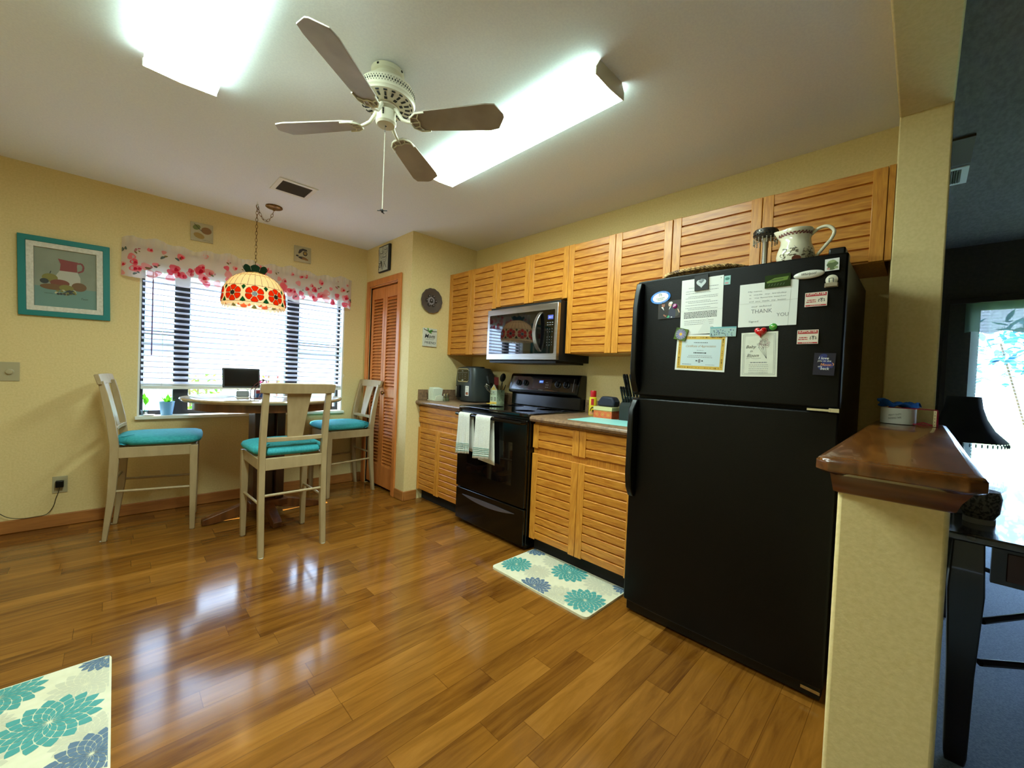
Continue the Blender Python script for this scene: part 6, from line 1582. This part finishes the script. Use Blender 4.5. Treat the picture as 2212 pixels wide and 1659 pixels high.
    b = MB().prism([(-2.612, ZC+.0785), (-2.738, ZC+.0785), (-2.742, ZC+.115), (-2.722, ZC+.145), (-2.640, ZC+.148), (-2.612, ZC+.110)], 'x', -.255, -.175)
    d = Dec(b, (-.255, -2.70, ZC+.135), (0, -1, 0), (0, 0, 1), .004); 
    tag(obj('speaker', b, mat('navy_fabric', (20, 24, 44), .6, bump=.4, bscale=600), None, bevel=.012, seg=3), 'small navy blue speaker standing on the patterned box', 'speaker')
    # cutting mat
    b = MB().prism([(-.585, -2.615), (-.300, -2.600), (-.250, -3.03), (-.545, -3.05)], 'z', ZC+.0002, ZC+.0025)
    tag(obj('cutting_mat', b, mat('aqua_plastic', (150, 214, 208), .4)), 'thin aqua cutting mat lying on the counter beside the refrigerator', 'cutting mat')
    # knife block
    t = thing('knife_block', 'black knife block next to the refrigerator', 'knife block', (-.2, -2.86, ZC))
    obj('block', MB().prism([(-.26, ZC), (-.10, ZC), (-.10, ZC+.145), (-.19, ZC+.155), (-.26, ZC+.098)], 'y', -2.90, -2.785).box(-.2605, -.2600, -2.86, -2.81, ZC+.03, ZC+.033), mat('charcoal_block', (28, 34, 32), .5), t, bevel=.003)
    def knife(i, base, l, r, lab):
        B = Vector(base); ax = Vector((-.36, .03*(i % 3-1)+.06, 1)).normalized(); b = MB()
        b.tube([B, B+ax*l*.5, B+ax*l*.9, B+ax*l], [r*.8, r*.9, r*1.15, r*.8], 8)
        kn = obj('knife_handle', b, M_blackm, None); kn.name = 'kitchen_knife'; tag(kn, lab, 'knife', 'knives in the block')
        obj('rivet', MB().ell(B+ax*l*.35+Vector((-r*.85, 0, 0)), .0022, .0022, .0022, 6, 5), M_chrome, kn); obj('end_rivet', MB().ell(B+ax*l*.8+Vector((-r*.95, 0, 0)), .0024, .0024, .0024, 6, 5), M_chrome, kn)
    for i in range(4): knife(i, (-.235, -2.797-.019*i, ZC+.122), .105, .0072, 'black handled knife in the lower front row of the knife block')
    for i in range(4): knife(i+1, (-.175, -2.797-.022*i, ZC+.157), .155, .0095, 'large black handled knife in the upper back row of the knife block')
counter_things()

# ------------------------------------------------------------------ towels on the oven handle
def towel(y0, y1, zf, zb, lab, seed, flare=.0):
    """y0 > y1; front hem height zf, back hem zb"""
    rnd = random.Random(seed); p1, p2 = rnd.uniform(0, 6), rnd.uniform(0, 6)
    cl = noisemat('white_terry', (206, 204, 192), (222, 220, 208), scale=180, rough=.95, bump=.8); st = mat('green_stripe', (44, 118, 104), .9)
    mb = MB(); nu = 22
    path = []; L1 = .88-zf; L2 = .88-zb
    for k in range(14): path.append((-.724-.004*(1-k/13)+0, zf+(.872-zf)*k/13, 1-k/13))
    for k in range(1, 8): a = pi*k/8; path.append((-.706-.0175*cos(a), .870+.0145*sin(a), 0))
    for k in range(10): path.append((-.6885+.0, .868-(.868-zb)*k/9, .0+k/9))
    m = len(path); vs = []
    for j, (x, z, dn) in enumerate(path):
        for i in range(nu+1):
            u = i/nu; w0 = y0+(y1-y0)*u; sp = (u-.5)*flare*dn; fold = (.007*sin(u*13+p1)+.004*sin(u*24+p2))*(dn*.8+.15)
            xx = x-abs(fold)*(1.1 if j < 14 else 0); zz = z+(.010*(u-.5)*2*dn if j < 14 else -.012*(u-.3)*dn)
            if j >= 14+7: yy = w0-.015*dn-sp
            else: yy = w0-sp
            vs.append((xx, yy, zz))
    fs = []; ms_ = []
    for j in range(m-1):
        z = path[j][1]; hem = zf if j < 14 else zb
        for i in range(nu): fs.append((j*(nu+1)+i, (j+1)*(nu+1)+i, (j+1)*(nu+1)+i+1, j*(nu+1)+i+1)); ms_.append(0)
    mb.v = [Vector(v) for v in vs]; mb.f = fs; mb.m = ms_
    # woven stripes follow the front surface
    for s0 in (.020, .036, .049, .061, .073):
        row = []
        for h in (s0, s0+.0035):
            t_ = h/(.872-zf)*13; j = int(t_); fr = t_-j
            for i in range(nu+1):
                a, c = Vector(vs[j*(nu+1)+i]), Vector(vs[(j+1)*(nu+1)+i]); row.append(a*(1-fr)+c*fr+Vector((-.0016, 0, 0)))
        mb.add(row, [(i, nu+1+i, nu+2+i, i+1) for i in range(nu)], 1)
    tag(obj('dish_towel', mb, [cl, st], None, solid=.0024, sharp=180), lab, 'towel', 'striped towels on the oven handle')
towel(-1.672, -1.806, .575, .60, 'white towel with green stripes on the oven handle, left one', 1, .035)
towel(-1.878, -2.040, .572, .545, 'white towel with green stripes on the oven handle, right one hanging lower', 2, .02)

# ------------------------------------------------------------------ living room beyond the half wall
def living():
    dk = noisemat('espresso_wood', (16, 10, 10), (30, 18, 16), scale=5, stretch=(1, 6, 1), rough=.3, coat=.3)
    t = thing('console_table', 'dark wooden table with curved stretchers behind the half wall', 'table', (-.1, -4.62, 0))
    obj('table_top', MB().box(-.72, .62, -5.02, -4.236, .722, .748), noisemat('espresso_top', (30, 30, 36), (52, 54, 62), scale=20, rough=.22, coat=.6, bump=.15), t, bevel=.006)
    for y0, y1 in ((-5.0, -4.98), (-4.275, -4.255)): obj('long_apron', MB().box(-.62, .50, y0, y1, .60, .7215), dk, t)
    for x in (-.695, .565): obj('end_apron', MB().box(x, x+.02, -4.915, -4.345, .610, .7215), dk, t)
    b = MB()
    for k in range(6): b.box(-.699, -.6955, -4.44-.10*k, -4.375-.10*k, .625, .71)
    obj('inlay_panel', b, mat('mahogany_inlay', (66, 26, 20), .4), t, bevel=.002)
    for x in (-.665, .545):
        for y in (-4.297, -4.955):
            q = MB(); vs = []
            for z, h in ((.0, .022), (.03, .026), (.30, .030), (.56, .040), (.61, .038), (.7215, .034)): vs += [(x+a, y+c, z) for a, c in ((-h, -h), (h, -h), (h, h), (-h, h))]
            q.add(vs, [(3, 2, 1, 0), (20, 21, 22, 23)]+[(4*i+j, 4*i+(j+1) % 4, 4*i+4+(j+1) % 4, 4*i+4+j) for i in range(5) for j in range(4)])
            obj('leg', q, dk, t, bevel=.004)
    def arc(a, b_, bulge, z): return [Vector((a[0]+(b_[0]-a[0])*u+bulge[0]*sin(pi*u), a[1]+(b_[1]-a[1])*u+bulge[1]*sin(pi*u), z+.05*sin(pi*u)*bulge[2])) for u in [k/14 for k in range(15)]]
    obj('curved_stretcher', MB().tube(arc((-.64, -4.34), (-.64, -4.94), (.18, 0, 0), .33), .011, 8), dk, t); obj('curved_stretcher', MB().tube(arc((.52, -4.34), (.52, -4.94), (-.18, 0, 0), .33), .011, 8), dk, t)
    obj('curved_stretcher', MB().tube(arc((-.63, -4.34), (.52, -4.93), (.0, -.12, 1), .46), .010, 8), dk, t)
    # basket and box under the ledge
    c = (-.505, -4.328); tb = thing('woven_jar', 'small dark woven jar with pale foot on the console table', 'jar', (c[0], c[1], .7485))
    obj('jar_body', MB().lathe([(.034, .018), (.046, .04), (.050, .09), (.044, .112), (.038, .112)], (c[0], c[1], .7485), 26), noisemat('dark_woven', (40, 36, 36), (104, 98, 96), scale=120, rough=.6, bump=.8, lo=.45, hi=.55), tb)
    obj('jar_foot', MB().lathe([(.038, .0), (.038, .0175)], (c[0], c[1], .7485), 26), mat('pale_ceramic_foot', (150, 146, 150), .5), tb)
    tag(obj('small_box', MB().box(-.41, -.33, -4.375, -4.275, .7485, .815), mat('grey_lavender_box', (112, 112, 126), .5), None, bevel=.003), 'small grey box on the console table behind the woven jar', 'box')
    # lamp with flared dark shade on its own round table
    L = (1.3, -4.366)
    tt = thing('lamp_table', 'small round dark table carrying the shaded lamp', 'table', (L[0], L[1], 0))
    obj('table_top', MB().lathe([(.0, .50), (.17, .50), (.17, .52), (.0, .52)], (L[0], L[1], 0), 28), dk, tt)
    obj('pedestal', MB().lathe([(.12, .0), (.12, .02), (.03, .05), (.03, .4995)], (L[0], L[1], 0), 18), dk, tt)
    tl = thing('table_lamp', 'dark table lamp with flared beaded shade in front of the patio door', 'lamp', (L[0], L[1], .5205))
    obj('lamp_base', MB().lathe([(.07, 0), (.07, .015), (.02, .04), (.035, .12), (.045, .2), (.02, .30), (.010, .34), (.010, .62)], (L[0], L[1], .5205), 20), mat('dark_metal_lamp', (26, 24, 26), .4, metal=.5), tl)
    sh = mat('charcoal_shade', (30, 32, 40), .9)
    n = 8; prof = [(.075, 1.172), (.085, 1.10), (.105, 1.03), (.14, .96), (.20, .892)]
    b = MB(); vs = []
    for r, z in prof: vs += [(L[0]+r*cos(2*pi*k/32)*(1-.03*abs(sin(4*2*pi*k/32))), L[1]+r*sin(2*pi*k/32)*(1-.03*abs(sin(4*2*pi*k/32))), z) for k in range(32)]
    b.add(vs, [(i*32+k, (i+1)*32+k, (i+1)*32+(k+1) % 32, i*32+(k+1) % 32) for i in range(4) for k in range(32)])
    s = obj('lamp_shade', b, sh, tl, solid=.003)
    b = MB()
    for k in range(48):
        a = 2*pi*k/48; b.ell((L[0]+.199*cos(a), L[1]+.199*sin(a), .876), .004, .004, .012, 6, 5)
    obj('bead_fringe', b, mat('glass_bead', (120, 150, 180), .1), s)
    # patio door valance and blinds
    def fn(u, v):
        y = -4.40-1.7*u; z = 1.70+.245*v; return (XE-.07+.016*sin(u*95)*(1.1-v*.6)+.008*sin(u*37), y, z+(.012*sin(u*60) if v == 0 else 0))
    tag(obj('curtain_valance', MB().grid(fn, 170, 6), sheer('grey_sheer', (104, 122, 108), .06, .35), None, sharp=180), 'short gathered grey-green curtain above the patio door', 'curtain')
    b = MB(); z = .10
    while z < 1.88: b.prism([(XE-.030, z), (XE-.008, z+.004), (XE-.008, z+.005), (XE-.030, z+.001)], 'y', -6.35, -4.48); z += .026
    tag(obj('mini_blinds', b, sheer('pale_mini_blind', (236, 244, 250), .35, .6)), 'fine horizontal blinds hanging in the patio door', 'blinds')
    # return register and thin brown slab on the ceiling
    vent(.68, .935, -4.30, -4.20-.005, HC-.0002, 'small white ceiling vent of the far room beside the column', (70, 74, 84), 4)
    tag(obj('ceiling_slab', MB().box(.30, .62, -4.30, -4.216, HC-.012, HC-.0006), mat('brown_slab', (78, 58, 34), .7)), 'flat brown rectangle on the ceiling beside the far ceiling vent', 'slab')  # thin brown box set against the ceiling
living()
